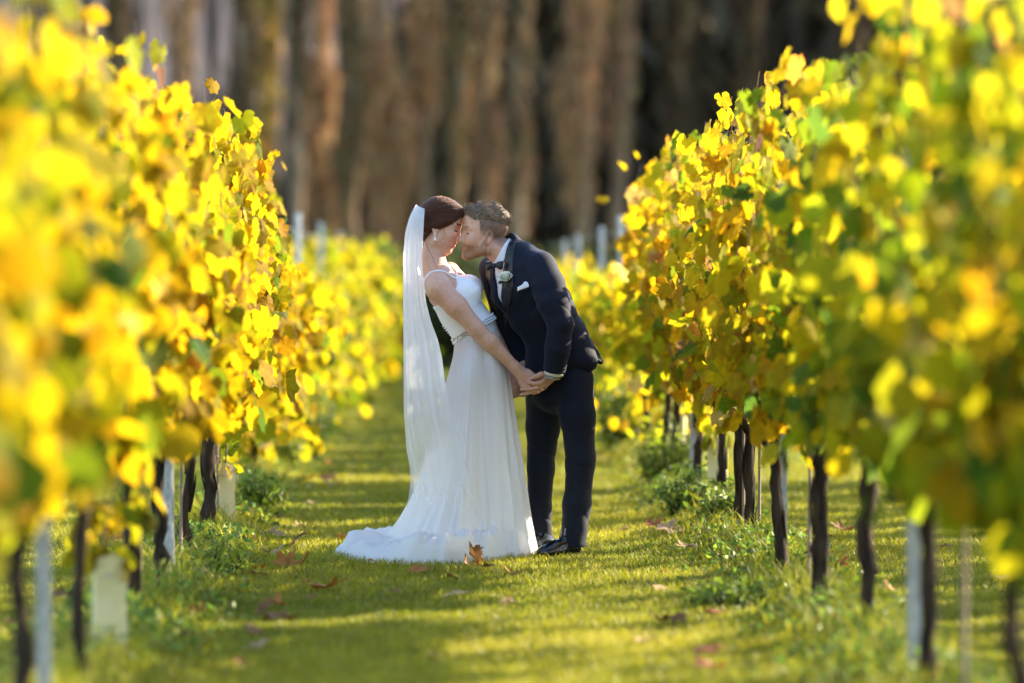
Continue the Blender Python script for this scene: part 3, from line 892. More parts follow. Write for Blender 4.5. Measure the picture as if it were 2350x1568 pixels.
FL = [
    (1088, 1300, 66, 'brown', 'large upright brown dead leaf against the train of the dress', (1.25, 0.1), 1, 0.03),
    (1108, 1304, 50, 'orange', 'golden-brown leaf leaning on the large upright one at the hem', (1.0, -0.4), 4, 0.02),
    (1068, 1308, 44, 'brown', 'curled brown leaf left of the large upright one at the hem', (0.8, 0.5), 5, 0.01),
    (1122, 1318, 56, 'brown', 'crumpled brown leaf just right of the large upright one'),
    (955, 1322, 60, 'orange', 'orange-brown leaf below the middle of the train', (0.3, 0.2)),
    (1035, 1338, 52, 'brown', 'curled brown leaf in front of the train, under the upright leaf', (0.5, 0)),
    (1182, 1330, 46, 'orange', 'small orange leaf below the front hem of the dress'),
    (850, 1304, 26, 'orange', 'tiny orange leaf touching the left end of the train'),
    (800, 1248, 55, 'brown', 'brown leaf behind the left end of the train'),
    (748, 1360, 100, 'orange', 'big ragged orange-brown leaf lying left of the train', (0.05, 0), 2),
    (905, 1374, 34, 'brown', 'small brown leaf between the orange ragged leaf and the tan one'),
    (1055, 1382, 84, 'tan', 'flat tan leaf straight below the train'),
    (1160, 1398, 50, 'tan', 'pale tan leaf low in the middle of the lawn'),
    (640, 1455, 105, 'brown', 'blurred brown leaf low at the left of the lawn'),
    (700, 1302, 62, 'orange', 'rusty leaf nearest the dress in the left row of litter', (0.7, 0.3)),
    (650, 1306, 66, 'orange', 'second rusty leaf left of the dress', (0.3, -0.4)),
    (597, 1312, 60, 'orange', 'third rusty leaf left of the dress, by the weeds', (0.2, 0.2)),
    (562, 1328, 34, 'red', 'small dark red leaf at the end of the rusty litter'),
    (622, 1284, 55, 'tan', 'pale brown leaf above the rusty litter'),
    (690, 1258, 70, 'brown', 'thin curled brown leaf on the lit grass, left of the train', (0.5, 0.4)),
    (618, 1243, 58, 'tan', 'pale pinkish leaf at the foot of the weeds by the cream guard'),
    (600, 1256, 40, 'red', 'reddish leaf beside the pale pinkish one'),
    (636, 1207, 52, 'dark', 'dark curled leaf above the pale pinkish one', (0.6, 0)),
    (716, 1212, 30, 'red', 'tiny red-brown leaf alone on the lawn left of the dress'),
    (690, 1218, 30, 'tan', 'tiny grey-tan leaf alone on the lawn left of the dress'),
    (745, 1116, 62, 'orange', 'orange leaf far down the lawn left of the veil'),
    (762, 1124, 40, 'tan', 'bright tan leaf far down the lawn left of the veil'),
    (705, 1112, 46, 'brown', 'brown leaf far down the lawn by the left weeds'),
    (425, 1478, 46, 'brown', 'blurred brown leaf near the blurred guard sleeve'),
    (352, 1418, 48, 'orange', 'blurred orange leaf by the slanting trunk'),
    (312, 1392, 44, 'tan', 'blurred pinkish leaf left of the slanting trunk'),
    (40, 1458, 60, 'orange', 'blurred orange leaf at the left picture edge'),
    (25, 1272, 46, 'brown', 'brown leaf on the neighbouring grass at far left'),
    (1525, 1242, 76, 'tan', 'large pale tan leaf on the lawn right of the groom', (0.2, 0.1), 3),
    (1585, 1278, 62, 'tan', 'long pale leaf by the weeds right of the groom'),
    (1640, 1262, 62, 'brown', 'brown leaf at the foot of the forked trunk', (0.5, 0.2)),
    (1552, 1205, 34, 'orange', 'small orange leaf on the edge of the bushy weed'),
    (1527, 1328, 30, 'red', 'small red leaf lying alone on shaded lawn right'),
    (1925, 1320, 56, 'red', 'red-brown leaf between two dark trunks, right row', (0.5, 0.2)),
    (1938, 1236, 56, 'brown', 'brown leaf beyond the trunks of the right row'),
    (1900, 1246, 40, 'orange', 'orange leaf beyond the trunks of the right row'),
    (2028, 1366, 50, 'orange', 'bright orange leaf right of the thick trunk', (0.7, 0.2)),
    (2010, 1410, 60, 'tan', 'blurred tan leaf below the bright orange one'),
    (1625, 1512, 80, 'red', 'blurred reddish leaf near the bottom edge, right of centre'),
    (1625, 1556, 84, 'red', 'blurred reddish leaf lowest on the bottom edge, right of centre'),
    (1530, 1444, 62, 'brown', 'faint blurred brown leaf on the near lawn, right of centre'),
    (1475, 1492, 66, 'tan', 'faint blurred tan leaf on the near lawn, right of centre'),
    (1000, 1520, 52, 'brown', 'blurred brown leaf near the bottom edge, middle'),
    (2305, 1342, 76, 'tan', 'tan leaf on the neighbouring grass at far right'),
    (2310, 1284, 60, 'brown', 'brown leaf furthest right on the neighbouring grass'),
    (2180, 1272, 36, 'tan', 'small tan leaf beyond the near right post'),
    (2095, 1240, 30, 'orange', 'small orange leaf beyond the near right post'),
    (1455, 1088, 46, 'orange', 'orange leaf by the weeds just right of the groom'),
]
rg = np.random.default_rng(77)
for k_ in range(110):
    sd = -1 if k_ % 2 else 1
    Yl = rg.uniform(13, 30); Xl = (LEFT_X if sd < 0 else RIGHT_X) + rg.normal() * 0.28 - sd * 0.12
    FL.append((VPX + Xl / Yl * F2350, VPY + F2350 * CAM_H / Yl, rg.uniform(0.045, 0.11) / Yl * F2350, ['brown', 'orange', 'tan', 'red', 'dark'][int(rg.integers(5))],
               f'small dead leaf among the litter along the foot of the {"left" if sd < 0 else "right"} row', (rg.uniform(-0.5, 0.5), rg.uniform(-0.5, 0.5))))
for a in FL: fallen(*a[:5], tilt=a[5] if len(a) > 5 else (0.05, 0.04), v=a[6] if len(a) > 6 else None, lift=a[7] if len(a) > 7 else 0)
# ------------------------------------------------------------------ people: smooth blended solids -> one continuous surface
def surface_net(Fd, org, h):
    S = Fd < 0
    nx, ny, nz = Fd.shape
    c = S[:-1, :-1, :-1].astype(np.int8)
    tot = np.zeros((nx - 1, ny - 1, nz - 1), np.int8)
    for dx in (0, 1):
        for dy in (0, 1):
            for dz in (0, 1):
                tot += S[dx:nx - 1 + dx, dy:ny - 1 + dy, dz:nz - 1 + dz]
    act = (tot > 0) & (tot < 8)
    idx = np.argwhere(act)
    lut = np.full(act.shape, -1, np.int32); lut[act] = np.arange(len(idx))
    cor = [(dx, dy, dz) for dx in (0, 1) for dy in (0, 1) for dz in (0, 1)]
    vals = np.stack([Fd[idx[:, 0] + a, idx[:, 1] + b, idx[:, 2] + d] for a, b, d in cor], 1)
    acc = np.zeros((len(idx), 3)); cnt = np.zeros(len(idx))
    co = np.array(cor, float)
    for i in range(8):
        for j in range(i + 1, 8):
            if np.abs(co[i] - co[j]).sum() != 1: continue
            a, b = vals[:, i], vals[:, j]
            m = (a < 0) != (b < 0)
            t = np.where(m, a / np.where(m, a - b, 1), 0)
            acc[m] += (co[i] + (co[j] - co[i]) * t[m, None]); cnt[m] += 1
    V = (idx + acc / cnt[:, None]) * h + org
    Q = []
    for ax in range(3):
        o1, o2 = [(1, 2), (2, 0), (0, 1)][ax]
        sl0 = [slice(None)] * 3; sl1 = [slice(None)] * 3
        sl0[ax] = slice(0, -1); sl1[ax] = slice(1, None)
        ch = S[tuple(sl0)] != S[tuple(sl1)]
        e = np.argwhere(ch)
        lim = np.array(act.shape)
        ok = (e[:, o1] > 0) & (e[:, o2] > 0) & (e[:, o1] < lim[o1]) & (e[:, o2] < lim[o2])
        e = e[ok]
        def cell(d1, d2):
            q = e.copy(); q[:, o1] -= d1; q[:, o2] -= d2
            return lut[q[:, 0], q[:, 1], q[:, 2]]
        quad = np.stack([cell(1, 1), cell(0, 1), cell(0, 0), cell(1, 0)], -1)
        inside0 = S[e[:, 0], e[:, 1], e[:, 2]]
        quad[~inside0] = quad[~inside0][:, ::-1]
        Q.append(quad)
    Q = np.vstack(Q)
    return V, Q[(Q >= 0).all(1)]


def relax(V, Q, it=2, f=0.5):
    n = len(V)
    E = np.vstack([Q[:, [0, 1]], Q[:, [1, 2]], Q[:, [2, 3]], Q[:, [3, 0]]])
    deg = np.bincount(E.ravel(), minlength=n).astype(float)
    for _ in range(it):
        s = np.stack([np.bincount(E[:, 0], V[E[:, 1], k], n) + np.bincount(E[:, 1], V[E[:, 0], k], n) for k in range(3)], -1)
        V = V * (1 - f) + f * s / np.maximum(deg, 1)[:, None]
    return V


class Field:
    def __init__(s, lo, hi, h):
        s.lo = np.array(lo, float); s.h = h
        s.n = np.ceil((np.array(hi) - s.lo) / h).astype(int) + 1
        s.F = np.full(s.n, 1.0, np.float32)
        s.ax = [s.lo[k] + np.arange(s.n[k]) * h for k in range(3)]
    def _sl(s, lo, hi):
        a = np.clip(np.floor((np.asarray(lo) - s.lo) / s.h).astype(int), 0, s.n - 1); b = np.clip(np.ceil((np.asarray(hi) - s.lo) / s.h).astype(int) + 1, 1, s.n)
        return tuple(slice(x, y) for x, y in zip(a, b))
    def pts(s, sl):
        return np.stack(np.meshgrid(*[s.ax[k][sl[k]] for k in range(3)], indexing='ij'), -1)
    def op(s, prim, k=0.01, mode='add'):
        lo, hi, fn = prim
        mg = k + 0.02
        sl = s._sl(np.asarray(lo) - mg, np.asarray(hi) + mg)
        if any(q.stop <= q.start for q in sl): return
        P = s.pts(sl); d = fn(P); A = s.F[sl]
        if mode == 'sub':
            d = -d
            hh = np.maximum(k - np.abs(A - d), 0) / max(k, 1e-6); s.F[sl] = np.maximum(A, d) + hh * hh * k * 0.25
        elif mode == 'and':
            hh = np.maximum(k - np.abs(A - d), 0) / max(k, 1e-6); s.F[sl] = np.maximum(A, d) + hh * hh * k * 0.25
        else:
            hh = np.maximum(k - np.abs(A - d), 0) / max(k, 1e-6); s.F[sl] = np.minimum(A, d) - hh * hh * k * 0.25
    def add(s, *prims, k=0.01):
        for p in prims: s.op(p, k)
    def sub(s, *prims, k=0.006):
        for p in prims: s.op(p, k, 'sub')
    def clip(s, fn):
        """keep where fn(P) < 0"""
        for i in range(0, s.n[0], 40):
            sl = (slice(i, i + 40), slice(None), slice(None))
            s.F[sl] = np.maximum(s.F[sl], fn(s.pts(sl)))
    def mod(s, fn):
        for i in range(0, s.n[0], 40):
            sl = (slice(i, i + 40), slice(None), slice(None))
            near = np.abs(s.F[sl]) < 0.05
            if near.any():
                P = s.pts(sl)[near]; A = s.F[sl]; A[near] += fn(P); s.F[sl] = A
    def mesh(s, it=2):
        V, Q = surface_net(s.F, s.lo, s.h)
        return relax(V, Q, it), Q
    def value(s, P):
        q = (np.asarray(P, float) - s.lo) / s.h
        i = np.clip(np.floor(q).astype(int), 0, s.n - 2); f = np.clip(q - i, 0, 1); out = 0
        for dx in (0, 1):
            for dy in (0, 1):
                for dz in (0, 1):
                    w = (f[..., 0] if dx else 1 - f[..., 0]) * (f[..., 1] if dy else 1 - f[..., 1]) * (f[..., 2] if dz else 1 - f[..., 2])
                    out = out + w * s.F[i[..., 0] + dx, i[..., 1] + dy, i[..., 2] + dz]
        return out
    def front_y(s, X, Z, off=0.003, default=0.0):
        """first surface met going away from the viewer side (along +Y) at each X, Z"""
        X = np.asarray(X, float); Z = np.asarray(Z, float); out = np.full(X.shape, default)
        ys = s.ax[1][:-1]; done = np.zeros(X.shape, bool)
        for y in ys:
            v = s.value(np.stack([X, np.full(X.shape, y), Z], -1))
            hit = (v < 0.0) & ~done
            out[hit] = y - off; done |= hit
            if done.all(): break
        return out, done


def cone(a, b, ra, rb):
    a = np.asarray(a, float); b = np.asarray(b, float); r = max(ra, rb)
    ab = b - a; L2 = (ab @ ab) + 1e-12
    def fn(P):
        q = P - a; t = np.clip((q @ ab) / L2, 0, 1)
        return np.linalg.norm(q - t[..., None] * ab, axis=-1) - (ra + t * (rb - ra))
    return np.minimum(a, b) - r, np.maximum(a, b) + r, fn


def chain(pts, rad): return [cone(pts[i], pts[i + 1], rad[i], rad[i + 1]) for i in range(len(pts) - 1)]


def ell(c, r, R=None):
    c = np.asarray(c, float); r = np.asarray(r, float); R = np.eye(3) if R is None else np.asarray(R, float)
    ext = np.sqrt(((R * r) ** 2).sum(1))
    def fn(P):
        q = (P - c) @ R
        k0 = np.linalg.norm(q / r, axis=-1); k1 = np.linalg.norm(q / (r * r), axis=-1)
        return k0 * (k0 - 1) / np.maximum(k1, 1e-9)
    return c - ext, c + ext, fn


def loft(secs, side):
    """tube with elliptical sections: (centre, half depth, half width); width runs along side"""
    side = np.asarray(side, float); side = side / np.linalg.norm(side)
    C = np.array([q[0] for q in secs], float); A = np.array([q[1] for q in secs]); B = np.array([q[2] for q in secs])
    m = max(A.max(), B.max())
    def fn(P):
        best = None
        for i in range(len(C) - 1):
            ax = C[i + 1] - C[i]; L = np.linalg.norm(ax); ax = ax / L
            dp = np.cross(side, ax); dp /= np.linalg.norm(dp)
            q = P - C[i]; s_ = q @ ax; t = np.clip(s_ / L, 0, 1); w = s_ - t * L
            a = A[i] + t * (A[i + 1] - A[i]); b = B[i] + t * (B[i + 1] - B[i]); c = np.minimum(a, b) * 0.8
            u = q @ dp; v = q @ side
            k0 = np.sqrt((u / a) ** 2 + (v / b) ** 2 + (w / c) ** 2); k1 = np.sqrt((u / a ** 2) ** 2 + (v / b ** 2) ** 2 + (w / c ** 2) ** 2)
            d = k0 * (k0 - 1) / np.maximum(k1, 1e-9)
            d = np.where(k0 < 0.05, -np.minimum(a, b), d)
            if best is None: best = d
            else:
                hh = np.maximum(0.02 - np.abs(best - d), 0) / 0.02; best = np.minimum(best, d) - hh * hh * 0.005
        return best
    return C.min(0) - m, C.max(0) + m, fn


class Frame:
    """a body-part frame: columns forward, left, up"""
    def __init__(s, o, fwd, up, scale=1.0):
        f = np.asarray(fwd, float); f /= np.linalg.norm(f)
        u = np.asarray(up, float); u = u - (u @ f) * f; u /= np.linalg.norm(u)
        s.R = np.stack([f, np.cross(u, f), u], 1); s.o = np.asarray(o, float); s.s = scale
    def p(s, x, y, z): return s.o + s.R @ (np.array([x, y, z], float) * s.s)
    def loc(s, P): return (P - s.o) @ s.R / s.s
    def ell(s, c, r, rot=None): return ell(s.p(*c), np.asarray(r, float) * s.s, s.R if rot is None else s.R @ rot)
    def cone(s, a, b, ra, rb): return cone(s.p(*a), s.p(*b), ra * s.s, rb * s.s)


def add_head(fd, H, male):
    """skull, face, nose, lips, ears; the face looks along +x of the frame, z up, ear holes near the origin"""
    fd.add(H.ell((-0.004, 0, 0.052), (0.096, 0.075, 0.086)), k=0.01)
    fd.add(H.ell((0.046, 0, -0.012), (0.050, 0.060, 0.078)), k=0.03)
    jw = 0.056 if male else 0.048
    for s in (-1, 1):
        fd.add(H.cone((0.002, s * jw, -0.030), (0.012, s * jw, -0.058), 0.018, 0.017), k=0.025)
        fd.add(H.cone((0.012, s * jw, -0.056), (0.074, s * 0.013, -0.086), 0.017, 0.014), k=0.025)
        fd.add(H.ell((0.060, s * 0.040, -0.012), (0.026, 0.022, 0.024)), k=0.022)
        fd.add(H.cone((0.084, s * 0.012, 0.040), (0.070, s * 0.048, 0.040), 0.010, 0.009), k=0.016)
    fd.add(H.ell((0.080, 0, -0.082), (0.017 if male else 0.014, 0.020 if male else 0.015, 0.016)), k=0.018)
    fd.add(H.ell((0.070, 0, 0.078), (0.024, 0.045, 0.035)), k=0.03)
    for s in (-1, 1):
        fd.sub(H.ell((0.096, s * 0.032, 0.021), (0.016, 0.017, 0.011)), k=0.014)
        fd.add(H.ell((0.0745, s * 0.031, 0.020), (0.0135, 0.0145, 0.0115)), k=0.003)
    # nose
    fd.add(H.cone((0.087, 0, 0.032), (0.107, 0, -0.008), 0.0075, 0.0095), k=0.012)
    fd.add(H.ell((0.111, 0, -0.012), (0.0115, 0.010, 0.0095)), k=0.008)
    for s in (-1, 1):
        fd.add(H.ell((0.101, s * 0.0125, -0.018), (0.010, 0.0065, 0.007)), k=0.006)
        fd.sub(H.ell((0.1065, s * 0.006, -0.0245), (0.005, 0.003, 0.004)), k=0.003)
    # mouth, a smile
    fd.add(H.ell((0.086, 0, -0.046), (0.017, 0.030, 0.022)), k=0.018)
    fd.add(H.cone((0.0985, 0, -0.039), (0.082, 0.029, -0.033), 0.0058, 0.0032), H.cone((0.0985, 0, -0.039), (0.082, -0.029, -0.033), 0.0058, 0.0032), k=0.006)
    fd.add(H.cone((0.0965, 0, -0.056), (0.081, 0.027, -0.037), 0.0065, 0.0032), H.cone((0.0965, 0, -0.056), (0.081, -0.027, -0.037), 0.0065, 0.0032), k=0.006)
    for s in (-1, 1):
        fd.sub(H.cone((0.1015, 0, -0.0475), (0.086, s * 0.029, -0.0345), 0.0046, 0.0018), k=0.003)
    # ears
    for s in (-1, 1):
        R = np.array(Euler((0, math.radians(-14), s * math.radians(-22))).to_matrix())
        e = (-0.010, s * 0.077, 0.000)
        fd.add(H.ell(e, (0.019, 0.0075, 0.032), R), k=0.006)
        fd.sub(H.ell((-0.006, s * 0.0845, 0.003), (0.0105, 0.009, 0.019), R), k=0.004)
        fd.add(H.ell((-0.002, s * 0.078, -0.026), (0.009, 0.006, 0.010)), k=0.006)


def skin_mat(name, c1, c2):
    m, nt, b, out = new_mat(name)
    at = nd(nt, 'ShaderNodeAttribute'); at.attribute_name = 'Col'
    tc = nd(nt, 'ShaderNodeTexCoord'); n = nd(nt, 'ShaderNodeTexNoise'); n.inputs['Scale'].default_value = 60; n.inputs['Detail'].default_value = 5
    nt.links.new(tc.outputs['Object'], n.inputs['Vector'])
    mr = nd(nt, 'ShaderNodeMapRange'); mr.inputs[3].default_value = 0.78; mr.inputs[4].default_value = 1.22
    nt.links.new(n.outputs['Fac'], mr.inputs[0])
    mx = nd(nt, 'ShaderNodeMix'); mx.data_type = 'RGBA'; mx.blend_type = 'MULTIPLY'; mx.inputs[0].default_value = 1
    nt.links.new(at.outputs['Color'], mx.inputs[6]); nt.links.new(mr.outputs[0], mx.inputs[7])
    nt.links.new(mx.outputs[2], b.inputs['Base Color'])
    b.inputs['Roughness'].default_value = 0.5; b.inputs['Specular IOR Level'].default_value = 0.4
    b.inputs['Subsurface Weight'].default_value = 0.2; b.inputs['Subsurface Radius'].default_value = (0.012, 0.005, 0.003); b.inputs['Subsurface Scale'].default_value = 0.6
    bp = nd(nt, 'ShaderNodeBump'); bp.inputs['Strength'].default_value = 0.12; bp.inputs['Distance'].default_value = 0.002
    n2 = nd(nt, 'ShaderNodeTexNoise'); n2.inputs['Scale'].default_value = 260
    nt.links.new(tc.outputs['Object'], n2.inputs['Vector']); nt.links.new(n2.outputs['Fac'], bp.inputs['Height']); nt.links.new(bp.outputs[0], b.inputs['Normal'])
    return m


def hair_mat(name, c1, c2, rough=0.42):
    m, nt, b, out = new_mat(name)
    at = nd(nt, 'ShaderNodeAttribute'); at.attribute_name = 'flow'
    n = nd(nt, 'ShaderNodeTexNoise'); n.noise_dimensions = '1D'; n.inputs['Scale'].default_value = 1.0; n.inputs['Detail'].default_value = 4
    nt.links.new(at.outputs['Fac'], n.inputs['W'])
    r = nd(nt, 'ShaderNodeValToRGB'); r.color_ramp.elements[0].position = 0.3; r.color_ramp.elements[0].color = (*c1, 1); r.color_ramp.elements[1].position = 0.7; r.color_ramp.elements[1].color = (*c2, 1)
    nt.links.new(n.outputs['Fac'], r.inputs[0]); nt.links.new(r.outputs[0], b.inputs['Base Color'])
    bp = nd(nt, 'ShaderNodeBump'); bp.inputs['Strength'].default_value = 0.9; bp.inputs['Distance'].default_value = 0.004
    nt.links.new(n.outputs['Fac'], bp.inputs['Height']); nt.links.new(bp.outputs[0], b.inputs['Normal'])
    b.inputs['Roughness'].default_value = rough; b.inputs['Specular IOR Level'].default_value = 0.14
    b.inputs['Sheen Weight'].default_value = 0.22; b.inputs['Sheen Roughness'].default_value = 0.3; b.inputs['Sheen Tint'].default_value = (1.0, 0.5, 0.25, 1)
    return m


def cloth_mat(name, c, rough=0.85, sheen=0.2, weave=900, bump=0.15, crease=0.0, trans=0.0, spec=0.2, var=0.15):
    m, nt, b, out = new_mat(name)
    tc = nd(nt, 'ShaderNodeTexCoord')
    n = nd(nt, 'ShaderNodeTexNoise'); n.inputs['Scale'].default_value = weave; n.inputs['Detail'].default_value = 2
    nt.links.new(tc.outputs['Object'], n.inputs['Vector'])
    mr = nd(nt, 'ShaderNodeMapRange'); mr.inputs[3].default_value = 1 - var; mr.inputs[4].default_value = 1 + var
    nt.links.new(n.outputs['Fac'], mr.inputs[0])
    mx = nd(nt, 'ShaderNodeMix'); mx.data_type = 'RGBA'; mx.blend_type = 'MULTIPLY'; mx.inputs[0].default_value = 1
    mx.inputs[6].default_value = (*c, 1); nt.links.new(mr.outputs[0], mx.inputs[7]); nt.links.new(mx.outputs[2], b.inputs['Base Color'])
    b.inputs['Roughness'].default_value = rough; b.inputs['Specular IOR Level'].default_value = spec
    b.inputs['Sheen Weight'].default_value = sheen; b.inputs['Sheen Tint'].default_value = (0.55, 0.65, 1.0, 1) if max(c) < 0.1 else (1, 1, 1, 1); b.inputs['Sheen Roughness'].default_value = 0.4
    bp = nd(nt, 'ShaderNodeBump'); bp.inputs['Strength'].default_value = bump; bp.inputs['Distance'].default_value = 0.001
    nt.links.new(n.outputs['Fac'], bp.inputs['Height'])
    last = bp
    if crease:
        n3 = nd(nt, 'ShaderNodeTexNoise'); n3.inputs['Scale'].default_value = 9; n3.inputs['Detail'].default_value = 2; n3.inputs['Distortion'].default_value = 0.6
        nt.links.new(tc.outputs['Object'], n3.inputs['Vector'])
        b2 = nd(nt, 'ShaderNodeBump'); b2.inputs['Strength'].default_value = crease; b2.inputs['Distance'].default_value = 0.02
        nt.links.new(n3.outputs['Fac'], b2.inputs['Height']); nt.links.new(bp.outputs[0], b2.inputs['Normal']); last = b2
    nt.links.new(last.outputs[0], b.inputs['Normal'])
    if trans:
        t = nd(nt, 'ShaderNodeBsdfTranslucent'); t.inputs[0].default_value = (*c, 1); nt.links.new(last.outputs[0], t.inputs['Normal'])
        ms = nd(nt, 'ShaderNodeMixShader'); ms.inputs[0].default_value = trans
        nt.links.new(b.outputs[0], ms.inputs[1]); nt.links.new(t.outputs[0], ms.inputs[2]); nt.links.new(ms.outputs[0], out.inputs[0])
    return m


M['skin'] = skin_mat('skin', 0, 0)
M['bride_hair'] = hair_mat('brown_hair', (0.016, 0.006, 0.003), (0.095, 0.030, 0.013), 0.45)
M['groom_hair'] = hair_mat('short_hair', (0.070, 0.048, 0.032), (0.30, 0.215, 0.145), 0.5)
M['beard_hair'] = hair_mat('beard_hair', (0.22, 0.10, 0.04), (0.46, 0.25, 0.11), 0.5)
M['satin'] = cloth_mat('ivory_satin', (0.88, 0.86, 0.86), 0.5, 0.1, 700, 0.08, 0.12, 0.0, 0.35, 0.03)
M['chiffon'] = cloth_mat('ivory_chiffon', (0.88, 0.87, 0.88), 0.75, 0.15, 900, 0.08, 0.0, 0.36, 0.2, 0.03)
M['navy'] = cloth_mat('navy_wool', (0.0042, 0.0060, 0.0150), 0.8, 0.10, 1100, 0.3, 0.04, 0, 0.25, 0.35)
M['black_satin'] = cloth_mat('black_satin', (0.006, 0.006, 0.008), 0.42, 0.05, 800, 0.1, 0.1, 0, 0.4, 0.2)
M['shirt'] = cloth_mat('white_cotton', (0.78, 0.78, 0.82), 0.8, 0.1, 900, 0.12, 0.1, 0, 0.25, 0.04)
M['patent'] = noise_mat('patent_leather', (0.006, 0.006, 0.007), (0.010, 0.010, 0.011), 20, 0.12, spec=0.6)
M['pearl'] = noise_mat('pearl', (0.78, 0.74, 0.68), (0.84, 0.80, 0.76), 30, 0.18, spec=0.6)
M['silver'] = noise_mat('beaded_silver', (0.55, 0.53, 0.50), (0.80, 0.78, 0.74), 300, 0.22, metal=0.75)
M['steel'] = noise_mat('watch_steel', (0.35, 0.33, 0.28), (0.65, 0.62, 0.55), 200, 0.25, metal=0.9)
M['rose'] = leaf_mat('rose_petal', 0.1, 0.6, 0.2, 1.0)
M['sprig'] = leaf_mat('sprig_leaf', 0.2, 0.4, 0.4, 1.0)


def veil_mat():
    m, nt, b, out = new_mat('tulle')
    b.inputs['Base Color'].default_value = (0.92, 0.92, 0.93, 1); b.inputs['Roughness'].default_value = 0.8; b.inputs['Specular IOR Level'].default_value = 0.15
    t = nd(nt, 'ShaderNodeBsdfTranslucent'); t.inputs[0].default_value = (0.92, 0.92, 0.93, 1)
    ms = nd(nt, 'ShaderNodeMixShader'); ms.inputs[0].default_value = 0.55
    nt.links.new(b.outputs[0], ms.inputs[1]); nt.links.new(t.outputs[0], ms.inputs[2])
    tr = nd(nt, 'ShaderNodeBsdfTransparent')
    at = nd(nt, 'ShaderNodeAttribute'); at.attribute_name = 'thin'
    ms2 = nd(nt, 'ShaderNodeMixShader'); nt.links.new(at.outputs['Fac'], ms2.inputs[0])
    nt.links.new(ms.outputs[0], ms2.inputs[1]); nt.links.new(tr.outputs[0], ms2.inputs[2]); nt.links.new(ms2.outputs[0], out.inputs[0])
    return m


M['tulle'] = veil_mat()


def drape(fd, left, right, n, m, off=0.003, thick=0.0025, default=None):
    """a strip of cloth lying on a body: two edge lines in X, Z; the depth is found on the body's surface"""
    def rs(e):
        e = np.asarray(e, float); s = np.r_[0, np.cumsum(np.linalg.norm(np.diff(e, axis=0), axis=1))]; t = np.linspace(0, s[-1], n)
        return np.stack([np.interp(t, s, e[:, 0]), np.interp(t, s, e[:, 1])], -1)
    L, R_ = rs(left), rs(right); u = np.linspace(0, 1, m)
    G_ = L[:, None] * (1 - u)[None, :, None] + R_[:, None] * u[None, :, None]
    y, hit = fd.front_y(G_[..., 0], G_[..., 1], off)
    if not hit.all() and hit.any():
        for i in range(n):
            for j in range(m):
                if not hit[i, j]:
                    d = (G_[..., 0] - G_[i, j, 0]) ** 2 + (G_[..., 1] - G_[i, j, 1]) ** 2 + 1e3 * ~hit
                    y[i, j] = y.ravel()[d.argmin()] + 0.01
    V = np.stack([G_[..., 0], y, G_[..., 1]], -1).reshape(-1, 3)
    ii = np.arange(n * m).reshape(n, m)
    Q = np.stack([ii[:-1, :-1], ii[:-1, 1:], ii[1:, 1:], ii[1:, :-1]], -1).reshape(-1, 4)
    V2 = V + [0, thick, 0]
    b = n * m
    ring = np.concatenate([ii[0, :-1], ii[:-1, -1], ii[-1, :0:-1], ii[:0:-1, 0]]); nx_ = np.roll(ring, -1)
    side = np.stack([ring, ring + b, nx_ + b, nx_], -1)
    return np.vstack([V, V2]), np.vstack([Q, Q[:, ::-1] + b, side])
# ------------------------------------------------------------------ the bride (x across, y away, z up; y = 0 is where the couple stand)
BO = np.array([0.25, COUPLE_Y, 0.0])
bride = empty('person', tuple(BO), 'woman in a long white wedding dress and veil leaning back, holding hands', 'person', 'wedding couple')


def bput(name, V, F, mat, smooth=True, col=None, attrs=None, parent=None):
    me = mesh_np(name, np.asarray(V) - [BO[0], 0, 0], F, mat, smooth, col, attrs)
    return put(name, me, parent or bride)


def hz(px, py, y):   # hand close-up measurements -> metres
    return np.array([0.3240 + px * 0.0001743, y, 0.9655 - py * 0.0001743])


TB = [((0.235, 0.0, 0.88), 0.125, 0.165), ((0.225, 0.0, 0.98), 0.115, 0.150), ((0.200, 0.0, 1.075), 0.100, 0.118), ((0.135, 0.0, 1.165), 0.098, 0.128),
      ((0.075, 0.005, 1.255), 0.092, 0.135), ((0.040, 0.01, 1.32), 0.062, 0.125), ((0.015, 0.01, 1.375), 0.045, 0.06)]
HB = Frame((0.032, 0.012, 1.555), (math.cos(math.radians(19.5)), -0.07, -math.sin(math.radians(19.5))), (0.334, 0, 0.943), 1.0)


def bride_torso(fd):
    fd.add(loft(TB, (0.0, 1, 0)), k=0.02)
    for s, yy in ((-1, -0.062), (1, 0.066)):
        fd.add(ell((0.165 + (0.008 if s > 0 else 0), yy, 1.247 + (0.02 if s > 0 else 0)), (0.066, 0.060, 0.062)), k=0.03)


bf = Field((-0.14, -0.30, 0.70), (0.56, 0.28, 1.72), 0.0035)
bride_torso(bf)
bf.add(ell((0.035, 0.0, 1.335), (0.045, 0.13, 0.04), np.array(Euler((0.2, 0, 0)).to_matrix())), k=0.03)
bf.add(*chain([(0.002, 0.012, 1.36), (0.004, 0.012, 1.42), (0.018, 0.012, 1.50)], [0.058, 0.050, 0.050]), k=0.03)
bf.add(cone((0.02, 0.01, 1.40), (0.06, 0.0, 1.33), 0.03, 0.03), k=0.03)
add_head(bf, HB, False)
# near arm
bf.add(*chain([(0.022, -0.150, 1.295), (0.035, -0.172, 1.265), (0.115, -0.190, 1.185), (0.212, -0.192, 1.078), (0.275, -0.185, 1.015), (0.395, -0.160, 0.893), (0.425, -0.155, 0.862)],
             [0.056, 0.058, 0.051, 0.038, 0.039, 0.026, 0.023]), k=0.022)
